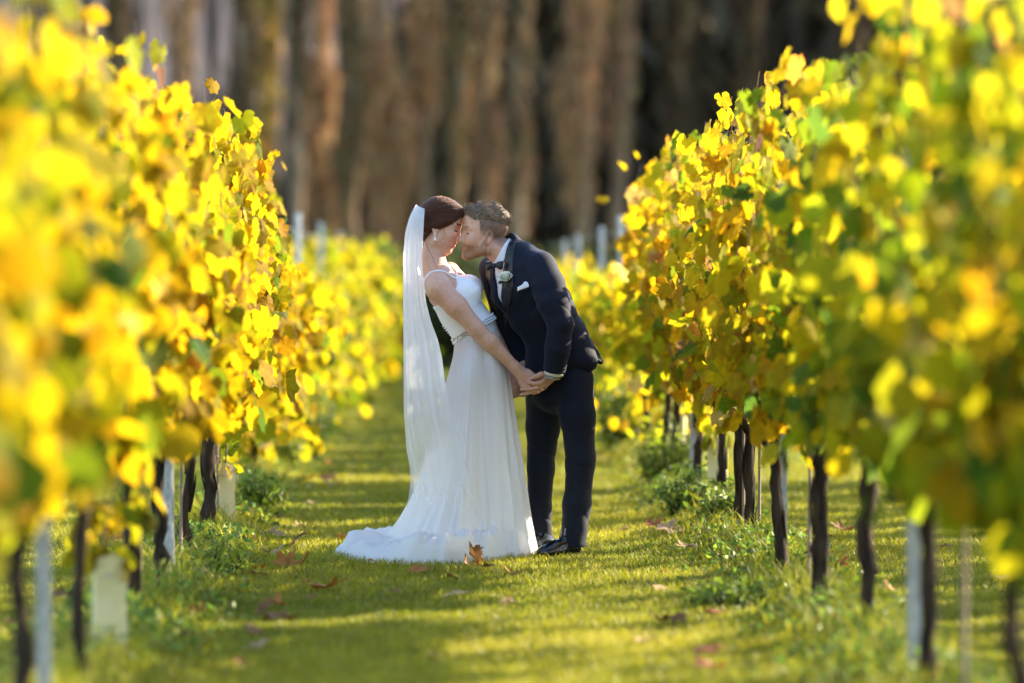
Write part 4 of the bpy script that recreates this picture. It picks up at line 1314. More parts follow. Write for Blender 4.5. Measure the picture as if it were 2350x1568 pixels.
# far arm
bf.add(*chain([(0.085, 0.135, 1.345), (0.12, 0.165, 1.30), (0.27, 0.20, 1.10), (0.38, 0.15, 0.90), (0.40, 0.12, 0.83)], [0.050, 0.048, 0.036, 0.026, 0.023]), k=0.02)
bf.add(*chain([(0.40, 0.12, 0.83), (0.405, 0.11, 0.79)], [0.026, 0.028]), k=0.012)
for q in range(4):
    bf.add(*chain([(0.392 + 0.014 * q, 0.10, 0.785), (0.40 + 0.014 * q, 0.085, 0.765), (0.415 + 0.012 * q, 0.075, 0.755)], [0.0085, 0.008, 0.007]), k=0.004)
# near hand: back of the hand towards the viewer, four fingers threaded through his, thumb hidden above
bf.add(*[cone(hz(470, 480, -0.155), hz(kx, ky, -0.160), 0.019, 0.0125) for kx, ky in ((840, 630), (780, 740), (690, 840), (600, 900))], k=0.014)
bf.add(*chain([hz(850, 640, -0.162), hz(1010, 720, -0.170), hz(1150, 700, -0.155)], [0.0105, 0.0095, 0.008]), k=0.005)
bf.add(*chain([hz(780, 750, -0.166), hz(960, 900, -0.182), hz(1140, 1000, -0.176)], [0.0105, 0.0095, 0.0075]), k=0.005)
bf.add(*chain([hz(690, 850, -0.166), hz(860, 985, -0.180), hz(1040, 1065, -0.172)], [0.010, 0.009, 0.0075]), k=0.005)
bf.add(*chain([hz(600, 905, -0.162), hz(740, 1030, -0.168), hz(880, 1085, -0.158)], [0.009, 0.008, 0.0065]), k=0.005)
bf.add(*chain([hz(560, 450, -0.150), hz(760, 520, -0.150), hz(930, 610, -0.158)], [0.014, 0.0115, 0.008]), k=0.01)
V, Q = bf.mesh(2)
L = HB.loc(V)
SK = np.array([0.62, 0.345, 0.235])
col = np.tile(SK, (len(V), 1)) * (1 + 0.06 * vnoise(V, 22, 2))[:, None]
# flushed cheeks, hands and elbow
def blob(c, r, L_=None): return np.exp(-(((L if L_ is None else L_) - np.asarray(c)) ** 2 / np.asarray(r) ** 2).sum(1))
def tint(w, c): 
    global col
    col = col * (1 - w[:, None]) + np.asarray(c) * w[:, None]
hd = (L[:, 2] > -0.12) & (np.abs(L[:, 1]) < 0.1) & (L[:, 0] > -0.12)
for s in (-1, 1):
    tint(0.35 * blob((0.066, s * 0.046, -0.012), (0.02, 0.02, 0.018)), (0.62, 0.26, 0.20))
    tint(0.9 * hd * (np.abs(L[:, 2] - 0.046 - 0.10 * (0.03 - np.abs(np.abs(L[:, 1]) - 0.03)) ) < 0.0038) * (np.abs(np.abs(L[:, 1]) - 0.032) < 0.020) * (L[:, 0] > 0.06), (0.045, 0.022, 0.015))
    tint(0.95 * hd * (np.abs(L[:, 2] - 0.0145) < 0.0035) * (np.abs(np.abs(L[:, 1]) - 0.033) < 0.017) * (L[:, 0] > 0.07), (0.02, 0.012, 0.01))
    tint(0.35 * blob((0.085, s * 0.032, 0.027), (0.012, 0.016, 0.008)), (0.30, 0.16, 0.12))
lip = hd * (L[:, 0] > 0.083) * (np.abs(L[:, 1]) < 0.027) * (L[:, 2] > -0.0635) * (L[:, 2] < -0.0325)
tint(0.8 * lip, (0.40, 0.09, 0.085))
tint(0.9 * hd * (L[:, 0] > 0.089) * (L[:, 0] < 0.0985) * (np.abs(L[:, 1]) < 0.020) * (np.abs(L[:, 2] + 0.0455) < 0.0035), (0.75, 0.70, 0.66))
hand = np.exp(-((V - hz(800, 800, -0.165)) ** 2).sum(1) / 0.05 ** 2)
tint(0.35 * hand, (0.60, 0.28, 0.20))
tint(0.3 * np.exp(-((V - [0.12, -0.2, 1.18]) ** 2).sum(1) / 0.10 ** 2), (0.60, 0.29, 0.19))
for tp in ((1140, 1000, -0.182), (1040, 1065, -0.178)):
    tint(0.7 * np.exp(-((V - hz(*tp)) ** 2).sum(1) / 0.006 ** 2), (0.72, 0.55, 0.48))
bput('body', V, Q, M['skin'], col=np.clip(col, 0.01, 0.9))

# hair: swept to a comb at the back
hf = Field((-0.14, -0.14, 1.40), (0.22, 0.16, 1.76), 0.003)
hf.add(HB.ell((-0.006, 0, 0.058), (0.108, 0.088, 0.096)), k=0.01)
hf.add(HB.ell((-0.062, 0, -0.006), (0.054, 0.064, 0.078)), k=0.035)
hf.add(HB.ell((0.045, -0.03, 0.085), (0.055, 0.050, 0.050)), k=0.03)
for s in (-1, 1):
    hf.add(HB.cone((0.055, s * 0.058, 0.062), (0.005, s * 0.076, 0.022), 0.016, 0.016), HB.cone((0.005, s * 0.076, 0.022), (-0.055, s * 0.066, -0.022), 0.016, 0.020), k=0.02)
cx = np.array([-0.2, -0.0405, -0.039, -0.029, -0.002, 0.031, 0.055, 0.0856, 0.12]); cz = np.array([-0.095, -0.092, -0.085, -0.035, -0.0165, 0.012, 0.033, 0.080, 0.115])
hf.clip(lambda P: (lambda q: (np.interp(q[..., 0] + 0.10 * np.clip(0.05 - np.abs(q[..., 1]), 0, 1) * 0, cx, cz) - q[..., 2]) * 0.7)(HB.loc(P)))
def hair_ridge(P):
    q = HB.loc(P); a = np.arctan2(q[..., 2] - 0.035, q[..., 0] + 0.10)
    return -0.0022 * vnoise(np.stack([a * 26, q[..., 1] * 30, 0 * a], -1), 1.0, 4) - 0.0012 * vnoise(np.stack([a * 60, q[..., 1] * 70, 0 * a], -1), 1.0, 5)
hf.mod(hair_ridge)
V, Q = hf.mesh(1); q = HB.loc(V)
hair = bput('hair', V, Q, M['bride_hair'], attrs={'flow': np.arctan2(q[:, 2] - 0.035, q[:, 0] + 0.10) * 60 + q[:, 1] * 130})
a = Acc()
rg = np.random.default_rng(3)
def wisp(p, r): a.tube(p, np.linspace(r, r * 0.4, len(p)), 4)
def smooth_path(p, n=18):
    p = np.array(p, float); t = np.linspace(0, len(p) - 1, n); q = np.stack([np.interp(t, np.arange(len(p)), p[:, k]) for k in range(3)], -1)
    for _ in range(8): q[1:-1] = (q[:-2] + 2 * q[1:-1] + q[2:]) / 4
    return q
wisp(smooth_path([HB.p(-0.035, -0.070, -0.04), HB.p(-0.045, -0.075, -0.075), (-0.008, -0.07, 1.44), (0.012, -0.078, 1.40), (0.020, -0.085, 1.365)]), 0.0013)
wisp(smooth_path([HB.p(0.025, -0.084, 0.015), HB.p(0.045, -0.082, -0.015), HB.p(0.040, -0.078, -0.045), HB.p(0.028, -0.074, -0.062)]), 0.0008)
for k in range(34):
    x = rg.uniform(-0.07, 0.08); yy = rg.uniform(-0.05, 0.05)
    z = 0.058 + 0.096 * math.sqrt(max(0.05, 1 - ((x + 0.006) / 0.108) ** 2 - (yy / 0.088) ** 2))
    p0 = HB.p(x, yy, z - 0.004); a.tube([p0, HB.p(x - 0.015, yy + rg.normal() * 0.004, z + 0.001 + 0.002 * rg.random()), HB.p(x - 0.032, yy + rg.normal() * 0.008, z - 0.004 + 0.005 * rg.random())], [0.0005, 0.0004, 0.0002], 3)
me = a.mesh('strands', M['bride_hair']); me.transform(Matrix.Translation((-BO[0], 0, 0)))
put('strands', me, hair)['kind'] = 'stuff'

# earring
p = HB.p(0.000, -0.090, -0.034)
er = Acc(); er.add(*sphere_np(p, (0.0055, 0.004, 0.0055), 10, 8)); er.add(*sphere_np(p + [0, 0, -0.010], (0.0035, 0.003, 0.0045), 8, 6))
eo = bput('earring', np.vstack(er.v), [np.vstack(er.f4), np.vstack(er.f3)], M['silver'])
v, f = sphere_np(p + [0, 0, -0.023], (0.0062, 0.006, 0.0088), 12, 10)
bput('pearl_drop', v, f, M['pearl'], parent=eo)

# bodice
AX = np.array([-0.53, 0, 0.848]); DP = np.array([0.848, 0, 0.53]); WC = np.array([0.20, 0, 1.075])
tf = Field((-0.10, -0.22, 0.92), (0.40, 0.22, 1.45), 0.0035)
bride_torso(tf)
tf.F -= 0.0065
def neckline(P):
    r = P - WC; w = r @ AX; u = r @ DP; y = np.abs(P[..., 1] - 0.003)
    front = sstep(-0.03, 0.07, u)
    top = front * (0.262 - 1.15 * np.clip(0.078 - y, 0, 1) - 0.9 * np.clip(y - 0.085, 0, 1)) + (1 - front) * 0.192 + front * 0.035 * sstep(0.0, 0.05, P[..., 1])
    return (w - top) * 0.8
tf.clip(neckline)
tf.clip(lambda P: -((P - WC) @ AX + 0.01))
def seams(P):
    r = P - WC; w = r @ AX; u = r @ DP; y = P[..., 1]
    s = np.exp(-((np.abs(y) - 0.045 - 0.25 * (w - 0.05)) / 0.004) ** 2) * (u > 0.02)
    return 0.0018 * s + 0.0016 * vnoise(np.stack([w * 60, y * 12, u * 10], -1), 1.0, 3) * (np.abs(y) > 0.07)
tf.mod(seams)
V, Q = tf.mesh(1)
bod = bput('bodice', V, Q, M['satin'])
# straps
def strap(pts, name='strap', field=bf):
    e = np.array(pts, float); s = np.r_[0, np.cumsum(np.linalg.norm(np.diff(e, axis=0), axis=1))]; t = np.linspace(0, s[-1], 40)
    X = np.interp(t, s, e[:, 0]); Z = np.interp(t, s, e[:, 1]); y0 = np.interp(t, s, e[:, 2])
    a = Acc(); a.tube(np.stack([X, y0, Z], -1), 0.0042, 6)
    bput(name, np.vstack(a.v), [np.vstack(a.f4), np.vstack(a.f3)], M['satin'], parent=bod)
def on_skin(P, off=0.004):
    """push points out to the skin surface"""
    P = np.array(P, float)
    for _ in range(12):
        e = 0.004; d = bf.value(P)
        gr = np.stack([bf.value(P + e * np.eye(3)[k]) - bf.value(P - e * np.eye(3)[k]) for k in range(3)], -1); gr /= np.linalg.norm(gr, axis=-1, keepdims=True) + 1e-9
        P = P - gr * (d - off)[..., None] * 0.8
    return P
def skin_strap(pts):
    e = np.array(pts, float); s = np.r_[0, np.cumsum(np.linalg.norm(np.diff(e, axis=0), axis=1))]; t = np.linspace(0, s[-1], 48)
    P = np.stack([np.interp(t, s, e[:, k]) for k in range(3)], -1)
    for _ in range(3): P[1:-1] = (P[:-2] + P[1:-1] * 2 + P[2:]) / 4
    P = on_skin(P, 0.003)
    for _ in range(2): P[1:-1] = (P[:-2] + P[1:-1] * 2 + P[2:]) / 4
    a = Acc(); a.tube(P, 0.0042, 6)
    bput('strap', np.vstack(a.v), [np.vstack(a.f4), np.vstack(a.f3)], M['satin'], parent=bod)
skin_strap([(0.112, -0.098, 1.318), (0.065, -0.115, 1.352), (0.025, -0.125, 1.366), (-0.012, -0.135, 1.335), (-0.034, -0.150, 1.285), (-0.030, -0.140, 1.225), (0.0, -0.105, 1.192)])
skin_strap([(0.165, 0.075, 1.33), (0.125, 0.085, 1.355), (0.085, 0.09, 1.385), (0.052, 0.085, 1.41)])

# beaded belt round the tilted waist
def belt_ring(th, extra, w):
    a_, b_ = 0.100 + 0.0065 + extra, 0.118 + 0.0065 + extra
    return WC + AX * w + np.outer(np.cos(th) * a_, DP).reshape(-1, 3) + np.outer(np.sin(th) * b_, [0, 1, 0]).reshape(-1, 3)
a = Acc(); th = np.linspace(0, 2 * PI, 72, endpoint=False)
r0, r1 = belt_ring(th, 0.011, -0.017), belt_ring(th, 0.009, 0.017)
j = np.arange(72); k = (j + 1) % 72
a.add(np.vstack([r0, r1]), np.stack([j, k, 72 + k, 72 + j], -1))
me_v, me_f = np.vstack(a.v), np.vstack(a.f4)
belt = bput('belt', me_v, me_f, M['satin'])
bd = Acc(); rg = np.random.default_rng(6)
for t in np.linspace(0, 2 * PI, 150):
    for w in (-0.011, 0.0, 0.011):
        c = belt_ring(np.array([t + rg.normal() * 0.02]), 0.011, w + rg.normal() * 0.002)[0]
        bd.add(*sphere_np(c, rg.uniform(0.0025, 0.0055), 6, 4))
o = bput('beads', np.vstack(bd.v), [np.vstack(bd.f4), np.vstack(bd.f3)], M['silver'], smooth=False, parent=belt); o['kind'] = 'stuff'
# covered buttons down the back
for k_ in range(6):
    t_ = k_ / 5; c = np.array([0.058 + 0.042 * t_, -0.02, 1.092 - 0.052 * t_]) + np.array([-0.004, 0, -0.002])
    v, f = sphere_np(c, 0.0055, 8, 6); bput('button', v, f, M['satin'], parent=bod)

# skirt and train
NT, NV = 420, 150
th = np.linspace(0, 2 * PI, NT, endpoint=False); vv = np.linspace(0, 1, NV) ** 0.9
hem = np.array([(0, 0.500, 0.0), (22, 0.47, -0.13), (45, 0.39, -0.27), (70, 0.25, -0.46), (95, 0.06, -0.72), (118, -0.14, -0.74), (140, -0.32, -0.58), (160, -0.43, -0.30), (178, -0.475, -0.06),
                (196, -0.41, 0.12), (225, -0.22, 0.28), (260, 0.06, 0.33), (300, 0.32, 0.26), (335, 0.46, 0.12), (360, 0.500, 0.0)])
hx_ = np.interp(np.degrees(th), hem[:, 0], hem[:, 1]); hy_ = np.interp(np.degrees(th), hem[:, 0], hem[:, 2])
for _ in range(20):
    hx_ = (np.roll(hx_, 1) + 2 * hx_ + np.roll(hx_, -1)) / 4; hy_ = (np.roll(hy_, 1) + 2 * hy_ + np.roll(hy_, -1)) / 4
# th: 0 = her front (+x), 90 = towards the viewer (-y), 180 = her back
wst = WC + np.outer(np.cos(th) * 0.108, DP).reshape(-1, 3) + np.outer(-np.sin(th) * 0.126, [0, 1, 0]).reshape(-1, 3)
gf = np.interp(vv, [0, 0.05, 0.09, 0.226, 0.5, 0.70, 0.87, 1], [0, 0.10, 0.19, 0.375, 0.57, 0.72, 0.86, 1])          # front: falls nearly straight
gb = np.interp(vv, [0, 0.07, 0.20, 0.36, 0.54, 0.66, 0.75, 0.83, 0.90, 0.95, 1], [0, 0.012, 0.075, 0.15, 0.24, 0.305, 0.37, 0.455, 0.57, 0.72, 1])    # back: sweeps out into the train
zf = 1 - vv
zb = np.interp(vv, [0, 0.54, 0.75, 0.84, 0.90, 0.95, 1], [1, 0.46, 0.25, 0.155, 0.085, 0.045, 0.022])
def sm1(a, n=6):
    for _ in range(n): a[1:-1] = (a[:-2] + 2 * a[1:-1] + a[2:]) / 4
    return a
gf, gb, zb = sm1(gf.copy()), sm1(gb.copy()), sm1(zb.copy())
R_h = np.hypot(hx_ - 0.25, hy_)
wt = sstep(0.26, 0.42, R_h)
side_w = np.clip(np.sin(th), 0, 1)
gmix = gf[:, None] * (1 - wt) + gb[:, None] * wt
# the side towards the viewer fills out over the hips
gmix = gmix + 0.10 * np.sin(np.clip(vv * 1.0, 0, 1) * PI)[:, None] * (np.abs(np.sin(th)) ** 2)[None] * (1 - wt)[None]
zm = zf[:, None] * (1 - wt) + zb[:, None] * wt
X = wst[None, :, 0] + (hx_ - wst[:, 0])[None] * gmix
Y = wst[None, :, 1] + (hy_ - wst[:, 1])[None] * gmix
Z = wst[None, :, 2] * zm
# hips under the cloth
hipb = np.exp(-((vv - 0.17) / 0.13) ** 2)[:, None]
Y += -np.sign(np.sin(th))[None] * np.abs(np.sin(th))[None] * 0.045 * hipb
# folds: broader and deeper towards the hem
cx0, cy0 = 0.24, -0.02
dx, dy = X - cx0, Y - cy0; dl = np.hypot(dx, dy) + 1e-6
ph = th[None] + 0 * vv[:, None]
PP = np.stack([np.cos(ph) * 2.2, np.sin(ph) * 2.2, 0.6 * vv[:, None] + 0 * ph], -1)
fold = 0.55 * np.sin(ph * 17 + 3.0 * vnoise(PP, 1.0, 31)) + 0.45 * np.sin(ph * 29 + 5 * vnoise(PP, 1.3, 32)) + 0.6 * vnoise(PP * np.array([3, 3, 0.5]), 2.0, 33)
amp = (0.0015 + 0.030 * sstep(0.12, 1.0, vv) ** 1.2)[:, None] * (1 - 0.35 * wt)[None]
lift = sstep(0.72, 0.97, vv)[:, None] * wt[None]
X += dx / dl * fold * amp * (1 - 0.5 * lift); Y += dy / dl * fold * amp * (1 - 0.5 * lift)
# crumpled heap of the train on the grass
CP = np.stack([X, Y, 0 * X], -1)
ridg = lambda s_, sd: (1 - np.abs(vnoise(CP, s_, sd))) ** 2
heap = sstep(0.885, 0.965, vv)[:, None] * wt[None] * (1 - 0.9 * sstep(0.982, 1.0, vv)[:, None])
Z += heap * (0.010 + 0.075 * ridg(6.5, 41) * ridg(3.1, 45) + 0.080 * ridg(11, 42) * sstep(-0.2, 0.0, X) + 0.020 * ridg(24, 43))
Z += 0.006 * sstep(0.9, 1, vv)[:, None] * np.maximum(0, np.sin(ph * 23 + 2 * vnoise(PP, 1.5, 44))) * (1 - sstep(0.98, 1, vv))[:, None]
Z = np.maximum(Z, -0.004 + 0.022 * (1 - sstep(0.975, 1, vv))[:, None])
Z[-1] = -0.006
V = np.stack([X, Y, Z], -1)
ii = np.arange(NV * NT).reshape(NV, NT); jj = np.roll(ii, -1, 1)
Q = np.stack([ii[:-1], ii[1:], jj[1:], jj[:-1]], -1).reshape(-1, 4)
SKIRT_V = V
bput('skirt', V.reshape(-1, 3), Q, M['chiffon'])

# veil: gathered at the comb, falling straight down the back and over the skirt
NU, NW = 90, 110
outer = np.array([(1.648, -0.072), (1.62, -0.098), (1.54, -0.122), (1.43, -0.130), (1.18, -0.129), (0.90, -0.126), (0.68, -0.124), (0.50, -0.110), (0.40, -0.090), (0.30, -0.095), (0.20, -0.12), (0.10, -0.17)])
inner = np.array([(1.640, -0.034), (1.54, -0.040), (1.40, -0.047), (1.205, -0.030), (1.10, -0.002), (1.03, 0.026), (0.94, 0.048), (0.833, 0.060), (0.65, 0.10), (0.50, 0.145), (0.40, 0.17), (0.10, 0.24)])
zz = np.concatenate([np.linspace(1.648, 1.60, 12), np.linspace(1.60, 0.10, NW - 12)[1:]]); NW = len(zz)
u = np.linspace(-1, 1, NU)
xo = np.interp(-zz, -outer[:, 0], outer[:, 1]); xi = np.interp(-zz, -inner[:, 0], inner[:, 1])
for _ in range(3):
    xo[1:-1] = (xo[:-2] + 2 * xo[1:-1] + xo[2:]) / 4; xi[1:-1] = (xi[:-2] + 2 * xi[1:-1] + xi[2:]) / 4
X = xo[:, None] + (xi - xo)[:, None] * (np.abs(u) ** 1.7)[None]
wy = np.interp(-zz, [-1.648, -1.60, -1.50, -1.3, -0.95, -0.6, -0.12], [0.055, 0.085, 0.105, 0.125, 0.19, 0.30, 0.46])
Y = 0.01 + wy[:, None] * np.sign(u)[None] * (np.abs(u) ** 0.8)[None]
Z = zz[:, None] + 0 * u[None]
Z = Z + 0.02 * np.exp(-((zz - 1.648) / 0.02) ** 2)[:, None] * (1 - np.abs(u))[None]
fq = np.stack([u[None] * 6 + 0 * Z, 0.5 * Z, 0 * Z], -1)
fo = np.sin(u * 21 + 2.2 * vnoise(fq, 0.8, 51)) * 0.6 + np.sin(u * 37 + 2 * vnoise(fq, 1.1, 52)) * 0.4
am = np.interp(-zz, [-1.648, -1.55, -1.2, -0.31], [0.003, 0.006, 0.009, 0.012])[:, None]
X = X + am * fo * (0.35 + 0.65 * (1 - np.abs(u)[None])); Y = Y + am * fo * np.abs(u)[None] ** 0.5
# keep it outside the skirt on the viewer's side
def skirt_front(xq, zq):
    m_ = (SKIRT_V[:, :NT // 2].reshape(-1, 3)); out = np.zeros(len(xq))
    for i, (a_, b_) in enumerate(zip(xq, zq)):
        w_ = ((m_[:, 0] - a_) / 0.03) ** 2 + ((m_[:, 2] - b_) / 0.04) ** 2
        s_ = m_[w_ < 1]
        out[i] = s_[:, 1].min() if len(s_) else 9
    return out
sel = (Z < 1.0) & (u[None] < 0.15); lim = np.full(Z.shape, np.nan); lim[sel] = skirt_front(X[sel], Z[sel])
lim[lim > 5] = np.nan
for i in range(NW):          # fill along each row, then soften
    ok = ~np.isnan(lim[i])
    if ok.any(): lim[i] = np.interp(u, u[ok], lim[i][ok])
good = ~np.isnan(lim).all(1); i0 = np.argmax(good); lim[:i0] = lim[i0]
for _ in range(14):
    lim2 = lim.copy(); lim2[1:-1, 1:-1] = (lim[:-2, 1:-1] + lim[2:, 1:-1] + lim[1:-1, :-2] + lim[1:-1, 2:]) / 4; lim = lim2
wgt = sstep(0.98, 0.80, zz)[:, None] * sstep(0.15, -0.15, u)[None]
Y = Y * (1 - wgt) + wgt * np.minimum(Y, lim - (0.018 + 0.03 * sstep(0.6, 0.3, zz))[:, None] - 0.005 * fo)
V = np.stack([X, Y, Z], -1).reshape(-1, 3)
ii = np.arange(NW * NU).reshape(NW, NU)
Q = np.stack([ii[:-1, :-1], ii[1:, :-1], ii[1:, 1:], ii[:-1, 1:]], -1).reshape(-1, 4)
thin = np.interp(-zz, [-1.648, -1.5, -1.2, -0.95, -0.70, -0.55, -0.45, -0.30, -0.10], [0.02, 0.05, 0.12, 0.20, 0.34, 0.48, 0.60, 0.75, 0.97])[:, None] + 0 * u[None] - 0.06 * fo
bput('veil', V, Q, M['tulle'], attrs={'thin': np.clip(thin, 0.02, 1.0).ravel()})
# ------------------------------------------------------------------ the groom
GO = np.array([0.60, COUPLE_Y, 0.0])
groom = empty('person', tuple(GO), 'man in a navy suit and bow tie bending forward to touch foreheads', 'person', 'wedding couple')


def gput(name, V, F, mat, smooth=True, col=None, attrs=None, parent=None):
    me = mesh_np(name, np.asarray(V) - [GO[0], 0, 0], F, mat, smooth, col, attrs)
    return put(name, me, parent or groom)


GF = np.array([-0.80, -0.60, 0.0]); GL = np.array([0.60, -0.80, 0.0])       # the way his chest faces, his left
HG = Frame((0.256, -0.030, 1.514), (-0.995, -0.07, 0.0), (-0.02, -0.03, 1.0), 1.07)
TG = [((0.615, 0.02, 0.82), 0.090, 0.125), ((0.615, 0.015, 0.92), 0.098, 0.140), ((0.572, 0.005, 1.05), 0.102, 0.148), ((0.50, -0.005, 1.17), 0.115, 0.165),
      ((0.435, -0.015, 1.28), 0.118, 0.178), ((0.405, -0.02, 1.36), 0.095, 0.165), ((0.375, -0.03, 1.43), 0.058, 0.08)]
gf_ = Field((0.06, -0.34, 0.70), (0.80, 0.34, 1.74), 0.0038)
gf_.add(loft(TG, GL), k=0.02)
gf_.add(*chain([(0.375, -0.03, 1.40), (0.335, -0.03, 1.44), (0.285, -0.03, 1.475)], [0.066, 0.060, 0.058]), k=0.03)
add_head(gf_, HG, True)
gf_.add(HG.ell((0.085, 0, -0.082), (0.020, 0.024, 0.018)), k=0.02)
gf_.sub(ell((0.20, -0.03, 1.375), (0.03, 0.05, 0.02)), k=0.02)
# arms inside the sleeves
gf_.add(*chain([(0.50, -0.16, 1.37), (0.565, -0.215, 1.21), (0.607, -0.245, 1.10), (0.59, -0.225, 0.98), (0.572, -0.185, 0.885)], [0.055, 0.046, 0.040, 0.038, 0.027]), k=0.02)
gf_.add(*chain([(0.30, 0.15, 1.36), (0.36, 0.22, 1.14), (0.44, 0.16, 0.92), (0.435, 0.12, 0.83)], [0.055, 0.042, 0.034, 0.026]), k=0.02)
# near hand closed round hers
gf_.add(*chain([(0.572, -0.185, 0.885), hz(1330, 640, -0.170)], [0.027, 0.026]), k=0.015)
gf_.add(*[cone(hz(1340, 640, -0.165), hz(kx, ky, ky_), 0.024, 0.0135) for kx, ky, ky_ in ((1215, 720, -0.178), (1200, 800, -0.172), (1190, 880, -0.165), (1180, 940, -0.155))], k=0.014)
gf_.add(*chain([hz(1300, 580, -0.182), hz(1090, 585, -0.198), hz(960, 645, -0.196), hz(855, 690, -0.190)], [0.0165, 0.0125, 0.0115, 0.0095]), k=0.008)
gf_.add(*chain([hz(1200, 730, -0.186), hz(1060, 815, -0.196), hz(900, 830, -0.194), hz(740, 800, -0.184)], [0.0125, 0.0115, 0.0105, 0.009]), k=0.004)
gf_.add(*chain([hz(1190, 870, -0.172), hz(990, 945, -0.186), hz(800, 985, -0.184), hz(570, 995, -0.172)], [0.0125, 0.0105, 0.0095, 0.008]), k=0.004)
gf_.add(*chain([hz(1170, 930, -0.158), hz(950, 1040, -0.170), hz(760, 1090, -0.166), hz(565, 1135, -0.156)], [0.012, 0.010, 0.009, 0.0075]), k=0.004)
gf_.add(*chain([hz(1180, 960, -0.146), hz(1010, 1060, -0.150), hz(900, 1120, -0.146)], [0.011, 0.009, 0.0075]), k=0.004)
# far hand
gf_.add(*chain([(0.435, 0.12, 0.83), (0.42, 0.10, 0.79)], [0.030, 0.030]), k=0.012)
for q_ in range(4):
    gf_.add(*chain([(0.425 - 0.006 * q_, 0.085 - 0.004 * q_, 0.795 - 0.013 * q_), (0.400 - 0.004 * q_, 0.065, 0.790 - 0.013 * q_), (0.388, 0.08, 0.788 - 0.012 * q_)], [0.0105, 0.010, 0.0085]), k=0.004)
V, Q = gf_.mesh(2)
L = HG.loc(V)
SKG = np.array([0.58, 0.31, 0.205])
col = np.tile(SKG, (len(V), 1)) * (1 + 0.07 * vnoise(V, 22, 2))[:, None]
hd = (L[:, 2] > -0.115) & (np.abs(L[:, 1]) < 0.1) & (L[:, 0] > -0.13)
for s in (-1, 1):
    tint(0.45 * blob((0.068, s * 0.044, -0.010), (0.02, 0.02, 0.018)), (0.60, 0.25, 0.175))
    tint(0.6 * blob((-0.008, s * 0.082, 0.0), (0.022, 0.012, 0.034)), (0.64, 0.26, 0.19))
    tint(0.6 * hd * np.exp(-((L[:, 2] - 0.043 - 0.18 * (np.abs(L[:, 1]) - 0.03)) / 0.0030) ** 2) * (np.abs(np.abs(L[:, 1]) - 0.030) < 0.022) * (L[:, 0] > 0.06), (0.15, 0.085, 0.05))
    tint(0.85 * hd * (np.abs(L[:, 2] - 0.0155) < 0.0026) * (np.abs(np.abs(L[:, 1]) - 0.033) < 0.015) * (L[:, 0] > 0.07), (0.06, 0.035, 0.025))
# beard: jaw, chin, upper lip, sideburns
nz_ = vnoise(V, 160, 8)
jl = np.interp(L[:, 0], [-0.01, 0.01, 0.03, 0.055, 0.075, 0.1], [0.03, -0.012, -0.038, -0.044, -0.034, -0.030])
beard = sstep(0.010, -0.006, L[:, 2] - jl) * hd * sstep(-0.008, 0.004, L[:, 0]) * sstep(-0.12, -0.10, L[:, 2])
tint(np.clip(beard * (0.72 + 0.28 * nz_), 0, 0.92), (0.26, 0.12, 0.048))
lip = hd * (L[:, 0] > 0.092) * (np.abs(L[:, 1]) < 0.021) * (L[:, 2] > -0.060) * (L[:, 2] < -0.037)
tint(0.8 * lip, (0.44, 0.15, 0.12))
tint(0.85 * hd * (L[:, 0] > 0.089) * (L[:, 0] < 0.0985) * (np.abs(L[:, 1]) < 0.016) * (np.abs(L[:, 2] + 0.0455) < 0.003), (0.7, 0.64, 0.58))
# cropped sides
hl = np.interp(L[:, 0], [-0.13, -0.06, 0.0, 0.028, 0.034, 0.06, 0.1], [-0.045, -0.055, -0.002, 0.004, 0.05, 0.085, 0.105])
crop = sstep(-0.004, 0.050, L[:, 2] - hl) * hd * sstep(0.052, 0.030, L[:, 0] - 0.6 * np.clip(L[:, 2] - 0.07, 0, 1))
tint(np.clip(0.88 * crop * (0.85 + 0.15 * nz_), 0, 0.92), (0.055, 0.034, 0.021))
hand = np.exp(-((V - hz(1100, 800, -0.175)) ** 2).sum(1) / 0.055 ** 2)
tint(0.4 * hand, (0.60, 0.28, 0.18))
bo_ = gput('body', V, Q, M['skin'], col=np.clip(col, 0.01, 0.9))
BODY_V = V; BODY_CROP = crop; BODY_BEARD = beard
BODY_N = np.zeros(len(V) * 3, np.float32); bo_.data.vertices.foreach_get('normal', BODY_N); BODY_N = BODY_N.reshape(-1, 3)

# beard and hair strands give the outline its fuzz
def strands(name, roots, dirs, L0, r, mat, parent, rg, seg=4, curl=0.3):
    n = len(roots); t = np.linspace(0, 1, seg)
    side = np.cross(dirs, rg.normal(size=(n, 3))); side /= np.linalg.norm(side, axis=1)[:, None] + 1e-9
    wob = rg.normal(size=(n, 3)) * curl
    Ls = L0 * rg.uniform(0.6, 1.2, n)
    P = roots[:, None] + (dirs[:, None] * t[None, :, None] + wob[:, None] * (t ** 2)[None, :, None]) * Ls[:, None, None]
    wd = side[:, None] * (r * (1 - 0.75 * t))[None, :, None]
    Vv = np.stack([P - wd, P + wd], 2).reshape(-1, 3)
    b = (np.arange(n) * seg * 2)[:, None, None] + (np.arange(seg - 1) * 2)[None, :, None] + np.array([0, 1, 3, 2])[None, None]
    return gput(name, Vv, b.reshape(-1, 4), mat, attrs={'flow': np.repeat(rg.uniform(0, 400, n), seg * 2)}, parent=parent)
hf = Field((0.08, -0.16, 1.50), (0.42, 0.12, 1.74), 0.003)
hf.add(HG.ell((-0.010, 0, 0.068), (0.103, 0.081, 0.087)), k=0.01)
hf.add(HG.ell((0.052, -0.005, 0.112), (0.042, 0.052, 0.030)), k=0.03)
hx2 = np.array([-0.2, -0.104, -0.05, 0.03, 0.060, 0.085, 0.12]); hz2 = np.array([0.036, 0.036, 0.050, 0.066, 0.078, 0.095, 0.120])
